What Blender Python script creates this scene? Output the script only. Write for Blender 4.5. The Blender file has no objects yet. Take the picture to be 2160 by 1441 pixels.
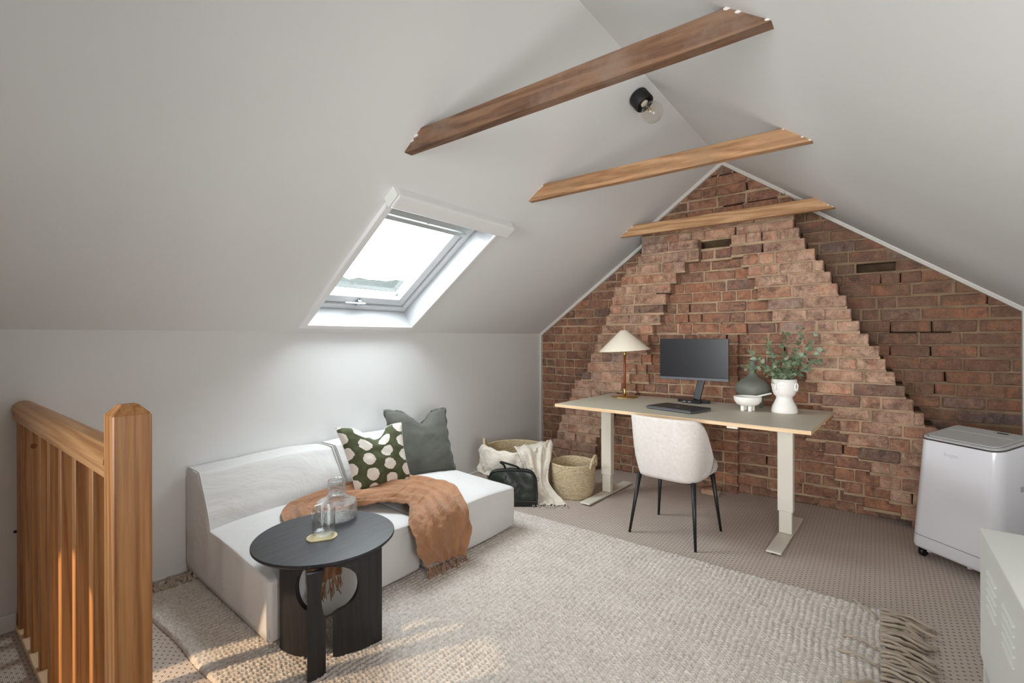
import bpy, bmesh, math, random
import numpy as np
from mathutils import Vector, Matrix, noise
S = bpy.context.scene
R = math.radians
PI = math.pi
random.seed(7)
rng = np.random.default_rng(7)

# ------------------------------------------------------------------ camera, sky, lights, exposure
cd = bpy.data.cameras.new('camera'); cam = bpy.data.objects.new('camera', cd); S.collection.objects.link(cam)
YAW = R(37.3918); ROLL = R(-0.117)
cd.sensor_width = 36.0; cd.lens = 36.0 * 1008.52 / 2160.0
cd.shift_y = -(720.5 - 712.34) / 2160.0
cd.clip_start = 0.02; cd.clip_end = 500
fw = Vector((-math.sin(YAW), math.cos(YAW), 0)); rt = Vector((math.cos(YAW), math.sin(YAW), 0)); up = Vector((0, 0, 1))
rt2 = rt * math.cos(ROLL) + up * math.sin(ROLL); up2 = -rt * math.sin(ROLL) + up * math.cos(ROLL)
M = Matrix((rt2, up2, -fw)).transposed().to_4x4(); M.translation = Vector((0, 0, 1.25))
cam.matrix_world = M
S.camera = cam
S.view_settings.view_transform = 'Standard'; S.view_settings.look = 'None'
S.view_settings.gamma = 1.0; S.view_settings.use_curve_mapping = False
S.view_settings.exposure = 0.0
S.cycles.max_bounces = 10; S.cycles.diffuse_bounces = 6; S.cycles.transparent_max_bounces = 12
S.cycles.caustics_reflective = False; S.cycles.caustics_refractive = False
S.cycles.use_denoising = True

w = bpy.data.worlds.new('overcast_sky'); S.world = w; w.use_nodes = True
bg = w.node_tree.nodes['Background']; bg.inputs[0].default_value = (0.88, 0.95, 1.0, 1); bg.inputs[1].default_value = 24.0

XL, YB, ZK, XR, ZR, SLOPE = -2.948, 4.382, 1.290, -1.006, 2.685, 0.7184
XW = 0.745                                   # right knee wall
YR = -1.9                                    # rear wall behind the photographer
TH = math.atan(SLOPE)
NOUT = Vector((-math.sin(TH), 0, math.cos(TH))); UDIR = Vector((math.cos(TH), 0, math.sin(TH)))

def area(name, loc, direction, sx, sy, power, col, portal=False, spread=None):
    l = bpy.data.lights.new(name, 'AREA'); l.shape = 'RECTANGLE'; l.size = sx; l.size_y = sy
    l.energy = power; l.color = col
    if spread: l.spread = spread
    if portal: l.cycles.is_portal = True
    o = bpy.data.objects.new(name, l); S.collection.objects.link(o); o.location = loc
    o.rotation_euler = Vector(direction).to_track_quat('-Z', 'Y').to_euler()
    return o
pc = Vector((XL, 2.03, ZK)) + UDIR * 0.65 + NOUT * 0.24
area('skylight_portal', pc, -NOUT, 1.1, 0.9, 1, (1, 1, 1), portal=True)
area('rear_fill', (-0.75, YR + 0.06, 1.30), (0.0, 1, 0.03), 2.4, 1.5, 20, (0.95, 0.975, 1.0), spread=R(55))  # added unseen fill behind the camera, narrow spread to brighten the gable end
area('side_fill', (0.70, 0.6, 1.0), (-0.85, 1, 0.1), 0.9, 0.9, 27, (1.0, 0.985, 0.97), spread=R(125))  # added fill out of frame on the right; no window stands there
# low sun coming up the stairwell window
sp = bpy.data.lights.new('stair_sun', 'SPOT'); sp.energy = 240; sp.color = (1.0, 0.74, 0.48); sp.spot_size = R(23); sp.spot_blend = 0.04
sp.shadow_soft_size = 0.015
so = bpy.data.objects.new('stair_sun', sp); S.collection.objects.link(so); so.location = (-2.62, -0.95, 1.25)
so.rotation_euler = (Vector((-1.86, 0.34, 0.20)) - so.location).to_track_quat('-Z', 'Y').to_euler()

# ------------------------------------------------------------------ helpers
def lin(c):
    return tuple((x / 12.92 if x <= 0.04045 else ((x + 0.055) / 1.055) ** 2.4) for x in [v / 255 for v in c])
def link(o, parent=None):
    S.collection.objects.link(o)
    if parent is not None: o.parent = parent
    return o
def tag(o, label=None, cat=None, group=None, kind=None):
    if label: o['label'] = label
    if cat: o['category'] = cat
    if group: o['group'] = group
    if kind: o['kind'] = kind
    return o
def empty(name, loc=(0, 0, 0), rz=0.0, label=None, cat=None, group=None, kind=None):
    o = bpy.data.objects.new(name, None); link(o); o.location = loc; o.rotation_euler = (0, 0, rz)
    o.empty_display_size = 0.05
    return tag(o, label, cat, group, kind)
def mesh(name, verts, faces, mat, parent=None, smooth=False, uv=None):
    me = bpy.data.meshes.new(name); me.from_pydata([tuple(v) for v in verts], [], faces)
    if mat: me.materials.append(mat)
    if smooth: me.polygons.foreach_set('use_smooth', [True] * len(me.polygons))
    me.update()
    o = bpy.data.objects.new(name, me); link(o, parent)
    return o
def bmobj(name, bm, mat, parent=None, smooth=False):
    bmesh.ops.recalc_face_normals(bm, faces=bm.faces)
    me = bpy.data.meshes.new(name); bm.to_mesh(me); bm.free()
    if mat: me.materials.append(mat)
    if smooth: me.polygons.foreach_set('use_smooth', [True] * len(me.polygons))
    o = bpy.data.objects.new(name, me); link(o, parent)
    return o
def bm_box(bm, x0, x1, y0, y1, z0, z1, bevel=0.0, seg=2, mtx=None):
    r = bmesh.ops.create_cube(bm, size=1.0); vs = r['verts']
    bmesh.ops.scale(bm, vec=(x1 - x0, y1 - y0, z1 - z0), verts=vs)
    bmesh.ops.translate(bm, vec=((x0 + x1) / 2, (y0 + y1) / 2, (z0 + z1) / 2), verts=vs)
    if mtx is not None: bmesh.ops.transform(bm, matrix=mtx, verts=vs)
    if bevel:
        es = list({e for v in vs for e in v.link_edges})
        bmesh.ops.bevel(bm, geom=es, offset=bevel, segments=seg, profile=0.5, affect='EDGES')
def box(name, x0, x1, y0, y1, z0, z1, mat, parent=None, bevel=0.0, seg=2, mtx=None, smooth=False):
    bm = bmesh.new(); bm_box(bm, x0, x1, y0, y1, z0, z1, bevel, seg, mtx)
    return bmobj(name, bm, mat, parent, smooth)
def lathe_vf(profile, n=32, cap=True):
    vs, fs = [], []
    m = len(profile)
    for i in range(n):
        a = 2 * PI * i / n
        for r, z in profile: vs.append((r * math.cos(a), r * math.sin(a), z))
    for i in range(n):
        j = (i + 1) % n
        for k in range(m - 1):
            fs.append((i * m + k, j * m + k, j * m + k + 1, i * m + k + 1))
    if cap:
        if profile[0][0] > 1e-6: fs.append(tuple(i * m for i in reversed(range(n))))
        if profile[-1][0] > 1e-6: fs.append(tuple(i * m + m - 1 for i in range(n)))
    return vs, fs
def lathe(name, profile, mat, parent=None, n=32, cap=True, smooth=True, mtx=None, loc=None):
    vs, fs = lathe_vf(profile, n, cap)
    if mtx is not None: vs = [mtx @ Vector(v) for v in vs]
    if loc: vs = [Vector(v) + Vector(loc) for v in vs]
    o = mesh(name, vs, fs, mat, parent, smooth)
    bm = bmesh.new(); bm.from_mesh(o.data); bmesh.ops.remove_doubles(bm, verts=bm.verts, dist=1e-5)
    bmesh.ops.recalc_face_normals(bm, faces=bm.faces); bm.to_mesh(o.data); bm.free()
    if smooth: o.data.polygons.foreach_set('use_smooth', [True] * len(o.data.polygons))
    return o
def tube_vf(pts, rad, n=8, base=0):
    pts = [Vector(p) for p in pts]; N = len(pts)
    if not hasattr(rad, '__len__'): rad = [rad] * N
    vs, fs = [], []
    t0 = (pts[1] - pts[0]).normalized()
    ref = Vector((0, 0, 1)) if abs(t0.z) < 0.9 else Vector((1, 0, 0))
    nx = t0.cross(ref).normalized()
    for i, p in enumerate(pts):
        t = (pts[min(i + 1, N - 1)] - pts[max(i - 1, 0)]).normalized()
        nx = (nx - t * nx.dot(t)).normalized(); ny = t.cross(nx)
        for k in range(n):
            a = 2 * PI * k / n
            vs.append(p + (nx * math.cos(a) + ny * math.sin(a)) * rad[i])
    for i in range(N - 1):
        for k in range(n):
            k2 = (k + 1) % n
            fs.append((base + i * n + k, base + i * n + k2, base + (i + 1) * n + k2, base + (i + 1) * n + k))
    fs.append(tuple(base + k for k in reversed(range(n)))); fs.append(tuple(base + (N - 1) * n + k for k in range(n)))
    return vs, fs
def tube(name, pts, rad, mat, parent=None, n=8, smooth=True):
    vs, fs = tube_vf(pts, rad, n); return mesh(name, vs, fs, mat, parent, smooth)
def catmull(P, n):
    P = [Vector(p) for p in P]; out = []
    Q = [P[0] * 2 - P[1]] + P + [P[-1] * 2 - P[-2]]
    for i in range(len(P) - 1):
        a, b, c, d = Q[i:i + 4]
        for k in range(n):
            t = k / n
            out.append(0.5 * ((2 * b) + (c - a) * t + (2 * a - 5 * b + 4 * c - d) * t * t + (-a + 3 * b - 3 * c + d) * t ** 3))
    out.append(P[-1]); return out
def text(body, size, ext, mat, parent, center=False):
    fc = bpy.data.curves.new('lettering', 'FONT'); fc.body = body; fc.size = size; fc.extrude = ext
    if center: fc.align_x = 'CENTER'
    t_ = bpy.data.objects.new('t', fc); me = bpy.data.meshes.new_from_object(t_); bpy.data.objects.remove(t_); bpy.data.curves.remove(fc)
    me.name = 'lettering'; me.materials.clear(); me.materials.append(mat)
    o = bpy.data.objects.new('lettering', me); link(o, parent); return o
def fn(p, s=1.0): return noise.noise(Vector(p) * s)

# ------------------------------------------------------------------ materials
class NT:
    def __init__(s, name):
        s.m = bpy.data.materials.new(name); s.m.use_nodes = True; s.t = s.m.node_tree
        s.b = s.t.nodes['Principled BSDF']; s.out = s.t.nodes['Material Output']
    def n(s, typ, **kw):
        nd = s.t.nodes.new(typ)
        for k, v in kw.items():
            if k == 'inp':
                for kk, vv in v.items():
                    if isinstance(vv, bpy.types.NodeSocket): s.t.links.new(vv, nd.inputs[kk])
                    else: nd.inputs[kk].default_value = vv
            else: setattr(nd, k, v)
        return nd
    def l(s, a, b): s.t.links.new(a, b)
    def coord(s, kind='Object', scale=(1, 1, 1), rot=(0, 0, 0)):
        tc = s.n('ShaderNodeTexCoord'); mp = s.n('ShaderNodeMapping', inp={'Scale': scale, 'Rotation': rot})
        s.l(tc.outputs[kind], mp.inputs['Vector']); return mp.outputs[0]
    def noise(s, vec, scale, detail=3, rough=0.5, dist=0.0):
        return s.n('ShaderNodeTexNoise', inp={'Vector': vec, 'Scale': scale, 'Detail': detail, 'Roughness': rough, 'Distortion': dist}).outputs[0]
    def ramp(s, fac, stops):
        r = s.n('ShaderNodeValToRGB'); s.l(fac, r.inputs[0]); e = r.color_ramp.elements
        while len(e) < len(stops): e.new(0.5)
        for i, (p, c) in enumerate(stops):
            e[i].position = p; e[i].color = (*c, 1) if len(c) == 3 else c
        return r.outputs[0]
    def mix(s, fac, a, b, mode='MIX'):
        x = s.n('ShaderNodeMix', data_type='RGBA', blend_type=mode)
        for i, v in ((0, fac), (6, a), (7, b)):
            if isinstance(v, bpy.types.NodeSocket): s.l(v, x.inputs[i])
            else: x.inputs[i].default_value = v if i == 0 else (*v, 1)
        return x.outputs[2]
    def math(s, op, a, b=0.0, c=0.0):
        x = s.n('ShaderNodeMath', operation=op)
        for i, v in enumerate((a, b, c)):
            if isinstance(v, bpy.types.NodeSocket): s.l(v, x.inputs[i])
            else: x.inputs[i].default_value = v
        return x.outputs[0]
    def bump(s, h, strength=0.3, dist=0.01, normal=None):
        b = s.n('ShaderNodeBump', inp={'Height': h, 'Strength': strength, 'Distance': dist})
        if normal is not None: s.l(normal, b.inputs['Normal'])
        s.l(b.outputs[0], s.b.inputs['Normal']); return b.outputs[0]
    def set(s, **kw):
        for k, v in kw.items():
            i = s.b.inputs[k.replace('_', ' ')]
            if isinstance(v, bpy.types.NodeSocket): s.l(v, i)
            elif k == 'Base_Color': i.default_value = (*v, 1)
            else: i.default_value = v
        return s

def plain(name, rgb, rough=0.5, metal=0.0, bump=None, var=0.0, coat=0.0, spec=0.5):
    m = NT(name); v = m.coord()
    c = lin(rgb)
    if var:
        nz = m.noise(v, 6.0, 4)
        c1 = tuple(x * (1 - var) for x in c); c2 = tuple(min(1, x * (1 + var)) for x in c)
        m.set(Base_Color=m.ramp(nz, [(0.3, c1), (0.7, c2)]))
    else: m.set(Base_Color=c)
    m.set(Roughness=rough, Metallic=metal); m.b.inputs['Coat Weight'].default_value = coat
    m.b.inputs['Specular IOR Level'].default_value = spec
    if bump: m.bump(m.noise(v, bump[0], 4), bump[1], bump[2])
    return m.m
def paint_mat():
    m = NT('white_plaster_paint'); v = m.coord()
    n1 = m.noise(v, 1.3, 3); m.set(Base_Color=m.ramp(n1, [(0.3, lin((225, 226, 225))), (0.7, lin((230, 231, 230)))]), Roughness=0.75)
    m.bump(m.noise(v, 60, 3), 0.05, 0.002); return m.m
def wood_mat(name, dark, mid, light, axis, scale=9.0, rough=0.45, dirt=None, knots=False, stretch=0.085):
    m = NT(name); sc = [1.0 if i != axis else stretch for i in range(3)]
    v = m.coord('Object', sc)
    oi = m.n('ShaderNodeObjectInfo'); add = m.n('ShaderNodeVectorMath', operation='ADD')
    m.l(v, add.inputs[0]); mul = m.math('MULTIPLY', oi.outputs['Random'], 7.0)
    cb = m.n('ShaderNodeCombineXYZ', inp={0: mul, 1: mul, 2: mul}); m.l(cb.outputs[0], add.inputs[1])
    vv = add.outputs[0]
    g = m.noise(vv, scale * 3.0, 5, 0.65, 1.0); fine = m.noise(vv, scale * 16, 3, 0.6)
    wv = m.n('ShaderNodeTexWave', wave_type='BANDS', bands_direction='DIAGONAL', inp={'Vector': vv, 'Scale': scale * 1.3, 'Distortion': 9.0, 'Detail': 4.0, 'Detail Scale': 1.8})
    f = m.math('ADD', m.math('ADD', m.math('MULTIPLY', g, 0.45), m.math('MULTIPLY', wv.outputs[1], 0.25)), m.math('MULTIPLY', fine, 0.3))
    col = m.ramp(f, [(0.3, lin(dark)), (0.5, lin(mid)), (0.72, lin(light))])
    if knots:
        v3 = m.coord('Object', [1.0 if i != axis else 0.45 for i in range(3)])
        vo = m.n('ShaderNodeTexVoronoi', inp={'Vector': v3, 'Scale': 4.2, 'Randomness': 1.0})
        col = m.mix(m.ramp(vo.outputs['Distance'], [(0.06, (1, 1, 1)), (0.10, (0, 0, 0))]), col, tuple(x * 0.35 for x in lin(dark)))
        col = m.mix(m.math('MULTIPLY', m.ramp(vo.outputs['Distance'], [(0.10, (1, 1, 1)), (0.2, (0, 0, 0))]), 0.4), col, lin(dark))
    if dirt:
        v2 = m.coord('Object', (1, 1, 1)); d = m.noise(v2, 5.0, 5, 0.65)
        col = m.mix(m.ramp(d, [(0.48, (0, 0, 0)), (0.75, (1, 1, 1))]), col, lin(dirt))
    m.set(Base_Color=col, Roughness=rough); m.bump(f, 0.12, 0.002); return m.m
def fabric(name, rgb, weave=900, wrinkle=0.4, wdist=0.012, wscale=5.0, var=0.06, rough=0.9, sheen=0.2, stretch=(1, 1, 1), mottled=None):
    m = NT(name); v = m.coord('Object', stretch); c = lin(rgb)
    n0 = m.noise(v, 8, 4)
    col = m.ramp(n0, [(0.3, tuple(x * (1 - var) for x in c)), (0.7, tuple(min(1, x * (1 + var)) for x in c))])
    v1 = m.coord('Object')
    if mottled:
        col = m.mix(m.ramp(m.noise(v1, mottled[0], 5, 0.7), [(0.4, (0, 0, 0)), (0.65, (1, 1, 1))]), col, lin(mottled[1]))
    m.set(Base_Color=col, Roughness=rough); m.b.inputs['Sheen Weight'].default_value = sheen
    wn = m.noise(v, wscale, 4, 0.55, 0.9)
    b1 = m.bump(wn, wrinkle, wdist)
    m.bump(m.noise(v1, weave, 2), 0.25, 0.001, b1); return m.m

def brick_mat(name, stops, dust, dustc, dark_amt=0.5):
    m = NT(name); tc = m.n('ShaderNodeTexCoord')
    oi = m.n('ShaderNodeObjectInfo'); ri = m.n('ShaderNodeNewGeometry')
    rnd = m.math('FRACT', m.math('ADD', m.math('MULTIPLY', oi.outputs['Random'], 13.7), ri.outputs['Random Per Island']))
    base = m.ramp(rnd, stops)
    off = m.n('ShaderNodeCombineXYZ', inp={0: m.math('MULTIPLY', rnd, 31.0), 1: 0.0, 2: m.math('MULTIPLY', rnd, 17.0)})
    va = m.n('ShaderNodeVectorMath', operation='ADD'); m.l(tc.outputs['Object'], va.inputs[0]); m.l(off.outputs[0], va.inputs[1]); v = va.outputs[0]
    n1 = m.noise(v, 10, 5, 0.7, 0.6)
    c = m.mix(m.math('MULTIPLY', m.ramp(n1, [(0.40, (0, 0, 0)), (0.62, (1, 1, 1))]), 0.75), base, lin((108, 80, 70)))
    n2 = m.noise(v, 12, 4, 0.6, 0.8)
    c = m.mix(m.math('MULTIPLY', m.ramp(n2, [(0.57, (0, 0, 0)), (0.66, (1, 1, 1))]), dark_amt), c, lin((64, 56, 58)))
    n5 = m.noise(v, 7, 3, 0.5, 0.5)
    c = m.mix(m.math('MULTIPLY', m.ramp(n5, [(0.54, (0, 0, 0)), (0.66, (1, 1, 1))]), 0.4), c, lin((176, 114, 86)))
    n3 = m.noise(v, 18, 7, 0.8, 0.3)
    c = m.mix(m.math('MULTIPLY', m.ramp(n3, [(0.47, (0, 0, 0)), (0.66, (1, 1, 1))]), dust), c, lin(dustc))
    v6 = m.n('ShaderNodeMapping', inp={'Vector': tc.outputs['Object'], 'Scale': (9, 1, 1.2)}).outputs[0]
    n6 = m.noise(v6, 3, 4, 0.7)
    c = m.mix(m.math('MULTIPLY', m.ramp(n6, [(0.55, (0, 0, 0)), (0.75, (1, 1, 1))]), 0.45), c, lin((86, 66, 54)))
    n4 = m.noise(v, 160, 3, 0.6)
    c = m.mix(0.25, c, m.ramp(n4, [(0.3, (0.0, 0.0, 0.0)), (0.7, (1, 0.9, 0.8))]), 'OVERLAY')
    m.set(Base_Color=c, Roughness=0.9); m.b.inputs['Specular IOR Level'].default_value = 0.2
    h = m.math('ADD', m.math('MULTIPLY', n3, 0.6), m.math('MULTIPLY', n4, 0.4))
    m.bump(h, 0.7, 0.004); return m.m

MT = {}
MT['paint'] = paint_mat()
MT['trim'] = plain('warm_white_trim', (212, 208, 200), 0.5)
MT['plaster'] = plain('flaked_white_plaster', (214, 208, 200), 0.9, bump=(60, 0.5, 0.004))
MT['gloss_white'] = plain('white_gloss_paint', (236, 236, 236), 0.3)
MT['pine'] = wood_mat('honey_pine', (144, 92, 48), (174, 120, 70), (194, 142, 90), 2, 16.0, 0.4, stretch=0.03)
MT['pine_x'] = wood_mat('honey_pine_rail', (158, 108, 64), (182, 132, 84), (198, 152, 104), 0, 12.0, 0.42, stretch=0.03)
MT['beam'] = wood_mat('old_rafter_wood', (84, 58, 40), (112, 80, 56), (134, 102, 76), 0, 8.0, 0.75, dirt=(128, 106, 90), knots=True)
MT['beam2'] = wood_mat('mid_rafter_wood', (128, 92, 62), (164, 122, 84), (186, 146, 108), 0, 8.0, 0.75, dirt=(150, 118, 88), knots=True)
MT['beam3'] = wood_mat('new_rafter_wood', (150, 110, 74), (180, 138, 98), (200, 162, 122), 0, 8.0, 0.75, knots=True)
MT['mortar_brown'] = plain('brown_mortar', (134, 112, 90), 0.95, bump=(90, 0.8, 0.006), var=0.3, spec=0.2)  # darker brown mortar for the right recess
MT['mortar'] = plain('sandy_mortar', (172, 148, 122), 0.95, bump=(90, 0.8, 0.006), var=0.3, spec=0.2)
MT['mortar_dark'] = plain('dark_core', (84, 68, 52), 0.95, bump=(60, 0.8, 0.006), var=0.3, spec=0.1)
MT['brick_flue'] = brick_mat('weathered_pink_brick', [(0.0, lin((186, 152, 130))), (0.25, lin((192, 158, 136))), (0.5, lin((168, 138, 122))), (0.7, lin((196, 154, 128))), (0.85, lin((152, 130, 120))), (1.0, lin((188, 138, 110)))], 0.45, (205, 180, 152), 0.45)
MT['brick_wall'] = brick_mat('brown_red_brick', [(0.0, lin((156, 118, 99))), (0.3, lin((162, 120, 98))), (0.5, lin((136, 104, 90))), (0.75, lin((168, 118, 92))), (1.0, lin((120, 97, 88)))], 0.45, (188, 154, 120), 0.6)
MT['brick_burnt'] = brick_mat('burnt_grey_brick', [(0.0, lin((118, 98, 90))), (0.5, lin((134, 106, 94))), (1.0, lin((104, 92, 88)))], 0.5, (166, 142, 120), 0.7)
MT['brick_dark'] = brick_mat('dark_brown_brick', [(0.0, lin((126, 99, 82))), (0.35, lin((134, 103, 82))), (0.65, lin((112, 90, 76))), (0.85, lin((144, 103, 80))), (1.0, lin((104, 87, 75)))], 0.3, (160, 132, 104), 0.45)  # darker brown tones for the bricks of the right recess

def carpet_mat():
    m = NT('taupe_loop_carpet'); tc = m.n('ShaderNodeTexCoord'); sp_ = m.n('ShaderNodeSeparateXYZ'); m.l(tc.outputs['Object'], sp_.inputs[0])
    nz = m.noise(tc.outputs['Object'], 40, 3)
    px, py = 0.0205, 0.027
    x = m.math('DIVIDE', m.math('ADD', sp_.outputs[0], m.math('MULTIPLY', nz, 0.004)), px)
    par = m.math('MULTIPLY', m.math('FLOORED_MODULO', m.math('FLOOR', x), 2.0), 0.5)
    y = m.math('ADD', m.math('DIVIDE', m.math('ADD', sp_.outputs[1], m.math('MULTIPLY', nz, 0.006)), py), par)
    fx = m.math('SUBTRACT', m.math('FRACT', x), 0.5); fy = m.math('SUBTRACT', m.math('FRACT', y), 0.5)
    d = m.math('SQRT', m.math('ADD', m.math('POWER', m.math('MULTIPLY', fx, 2.0), 2.0), m.math('POWER', m.math('MULTIPLY', fy, 3.0), 2.0)))
    pit = m.n('ShaderNodeMapRange', inp={'Value': d, 'From Min': 0.22, 'From Max': 0.5}).outputs[0]
    rib = m.math('SINE', m.math('MULTIPLY', sp_.outputs[1], 2 * PI / 0.0045))
    fine = m.noise(tc.outputs['Object'], 500, 3); big = m.noise(tc.outputs['Object'], 3, 3)
    c = m.ramp(fine, [(0.3, lin((176, 161, 150))), (0.7, lin((212, 198, 187)))])
    c = m.mix(0.35, c, m.ramp(big, [(0.3, lin((186, 171, 160))), (0.7, lin((200, 186, 175)))]))
    c = m.mix(pit, lin((118, 103, 93)), c)
    m.set(Base_Color=c, Roughness=1.0); m.b.inputs['Specular IOR Level'].default_value = 0.1
    h = m.math('ADD', m.math('ADD', m.math('MULTIPLY', pit, 0.7), m.math('MULTIPLY', rib, 0.10)), m.math('MULTIPLY', fine, 0.3))
    m.bump(h, 0.75, 0.0055); return m.m
MT['carpet'] = carpet_mat()
def rug_mat():
    m = NT('oatmeal_wool'); v = m.coord(); n1 = m.noise(v, 55, 4, 0.7); n2 = m.noise(v, 7, 3)
    c = m.ramp(n1, [(0.3, lin((170, 160, 151))), (0.5, lin((208, 199, 190))), (0.75, lin((232, 226, 218)))])
    c = m.mix(0.25, c, m.ramp(n2, [(0.3, lin((184, 173, 164))), (0.7, lin((222, 214, 206)))]))
    m.set(Base_Color=c, Roughness=1.0); m.b.inputs['Specular IOR Level'].default_value = 0.1
    m.bump(m.noise(v, 260, 3), 0.6, 0.003); return m.m
MT['rug'] = rug_mat()
MT['cord'] = fabric('taupe_wool_cord', (176, 160, 142), weave=300, wrinkle=0.3, wdist=0.004, wscale=60, var=0.2)
MT['linen_white'] = fabric('white_linen_slipcover', (212, 210, 208), wrinkle=0.5, wdist=0.03, wscale=3.2, var=0.02, stretch=(1, 0.7, 1.3))
MT['linen_dark'] = fabric('charcoal_green_linen', (80, 81, 73), wrinkle=0.45, wdist=0.012, wscale=7, var=0.15, stretch=(1, 1, 0.4))
MT['rust'] = fabric('terracotta_gauze', (160, 115, 82), wrinkle=1.0, wdist=0.02, wscale=16, var=0.14, stretch=(1, 0.5, 0.5), weave=600)
MT['cream'] = fabric('cream_cotton', (216, 206, 192), wrinkle=0.8, wdist=0.015, wscale=18, var=0.08, weave=600)
MT['boucle'] = fabric('cream_chenille', (212, 205, 199), weave=420, wrinkle=0.15, wdist=0.004, wscale=30, var=0.05, mottled=(50, (203, 195, 187)))
MT['black_metal'] = plain('matt_black_metal', (24, 24, 25), 0.45)
MT['black_wood'] = wood_mat('black_stained_oak', (24, 24, 27), (34, 34, 38), (46, 46, 50), 1, 12, 0.42)
MT['black_panel'] = wood_mat('black_stained_panel', (18, 17, 18), (26, 24, 25), (36, 33, 33), 2, 12, 0.55)
MT['desk_top'] = plain('grey_beige_laminate', (196, 189, 172), 0.5, bump=(400, 0.05, 0.001))
MT['birch'] = wood_mat('birch_edge', (206, 172, 132), (218, 186, 148), (226, 196, 160), 0, 8, 0.5)
MT['beige_metal'] = plain('beige_powder_coat', (222, 216, 202), 0.45)
MT['brass'] = plain('brushed_brass', (206, 176, 112), 0.28, 1.0, var=0.08)
MT['pale_brass'] = plain('pale_brass', (206, 190, 150), 0.35, 0.6)
MT['leather_tan'] = plain('tan_leather_wrap', (136, 70, 34), 0.5, bump=(300, 0.2, 0.001))
MT['shade'] = plain('cream_lamp_shade', (238, 228, 208), 0.8, bump=(600, 0.1, 0.001))
MT['screen'] = plain('dark_screen_glass', (22, 23, 27), 0.28, spec=0.5)
MT['bezel'] = plain('grey_plastic', (84, 86, 90), 0.4)
MT['black_plastic'] = plain('black_plastic', (18, 18, 19), 0.3)
MT['silver'] = plain('silver_aluminium', (150, 152, 156), 0.3, 0.8)
MT['laptop'] = plain('laptop_lid', (62, 60, 60), 0.4, 0.3)
MT['ceramic'] = plain('white_matt_ceramic', (236, 232, 226), 0.55, bump=(120, 0.1, 0.001))
MT['grey_ceramic'] = plain('grey_green_ceramic', (108, 110, 100), 0.6, bump=(30, 0.3, 0.003), var=0.3)
MT['ac_white'] = plain('white_gloss_plastic', (226, 225, 229), 0.1, coat=0.6)
MT['ac_grey'] = plain('light_grey_plastic', (178, 178, 176), 0.4)
MT['ac_logo'] = plain('pale_logo_grey', (205, 203, 207), 0.4)
MT['chrome'] = plain('chrome_trim', (120, 120, 120), 0.2, 0.9)
MT['cab'] = plain('white_enamelled_steel', (224, 226, 220), 0.4)
MT['cab_dark'] = plain('cabinet_interior', (120, 122, 118), 0.6)
MT['bag'] = plain('dark_green_leather', (40, 48, 40), 0.33, bump=(14, 0.5, 0.01), var=0.12)
MT['bag_black'] = plain('black_leather', (26, 25, 28), 0.4, bump=(40, 0.3, 0.003))
MT['lamp_black'] = plain('black_fluted_metal', (14, 14, 14), 0.55)
MT['vent_grey'] = plain('grey_window_metal', (186, 190, 190), 0.4, 0.3)
MT['steel'] = plain('screw_steel', (110, 105, 100), 0.4, 0.8)
def thin_glass(name, tint=(1, 1, 1), refl=0.9, rough=0.02, extra=0.0, bump=None):
    m = NT(name); t = m.t; t.nodes.remove(m.b)
    tr = m.n('ShaderNodeBsdfTransparent', inp={0: (*tint, 1)}); gl = m.n('ShaderNodeBsdfGlossy', inp={0: (1, 1, 1, 1), 'Roughness': rough})
    fr = m.n('ShaderNodeLayerWeight', inp={0: 0.5})
    if bump:
        v = m.coord('Object', bump[3]); b = m.n('ShaderNodeBump', inp={'Height': m.noise(v, bump[0], 3), 'Strength': bump[1], 'Distance': bump[2]})
        m.l(b.outputs[0], gl.inputs['Normal']); m.l(b.outputs[0], fr.inputs['Normal'])
    f = m.math('MINIMUM', m.math('ADD', m.math('MULTIPLY', m.math('POWER', fr.outputs[1], 3.5), refl), extra + 0.03), 1.0)
    mx = m.n('ShaderNodeMixShader'); m.l(f, mx.inputs[0]); m.l(tr.outputs[0], mx.inputs[1]); m.l(gl.outputs[0], mx.inputs[2])
    m.l(mx.outputs[0], m.out.inputs[0]); return m.m
MT['pane'] = thin_glass('window_glass', (0.97, 0.99, 0.98), 0.8)
MT['bulb'] = thin_glass('bulb_glass', (0.96, 0.95, 0.93), 1.0, 0.03)
MT['glass'] = thin_glass('tumbler_glass', (0.985, 0.99, 0.99), 1.0, 0.05, 0.01, (260, 0.3, 0.002, (1, 1, 0.05)))
MT['glass_rib'] = thin_glass('rippled_glass', (0.985, 0.99, 0.99), 1.3, 0.10, 0.035, (150, 1.0, 0.01, (1, 1, 1)))
def basket_mat():
    m = NT('seagrass_coil'); v = m.coord('Object', (1, 1, 3)); n = m.noise(v, 45, 4, 0.7)
    m.set(Base_Color=m.ramp(n, [(0.3, lin((158, 136, 104))), (0.55, lin((204, 186, 152))), (0.8, lin((228, 214, 184)))]), Roughness=0.8)
    m.bump(m.noise(v, 110, 3, 0.6), 0.6, 0.003); return m.m
MT['basket'] = basket_mat()
MT['leaf'] = None
def leaf_mat():
    m = NT('eucalyptus_leaf'); oi = m.n('ShaderNodeObjectInfo'); v = m.coord()
    c = m.ramp(oi.outputs['Random'], [(0.0, lin((84, 100, 70))), (0.35, lin((108, 124, 92))), (0.7, lin((140, 154, 130))), (1.0, lin((172, 182, 162)))])
    c = m.mix(0.2, c, m.ramp(m.noise(v, 60, 3), [(0.3, lin((80, 104, 80))), (0.7, lin((140, 160, 130)))]))
    m.set(Base_Color=c, Roughness=0.6); m.b.inputs['Specular IOR Level'].default_value = 0.3; return m.m
MT['leaf'] = leaf_mat()
MT['stem'] = plain('eucalyptus_stem', (148, 140, 104), 0.7, var=0.2)
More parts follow.
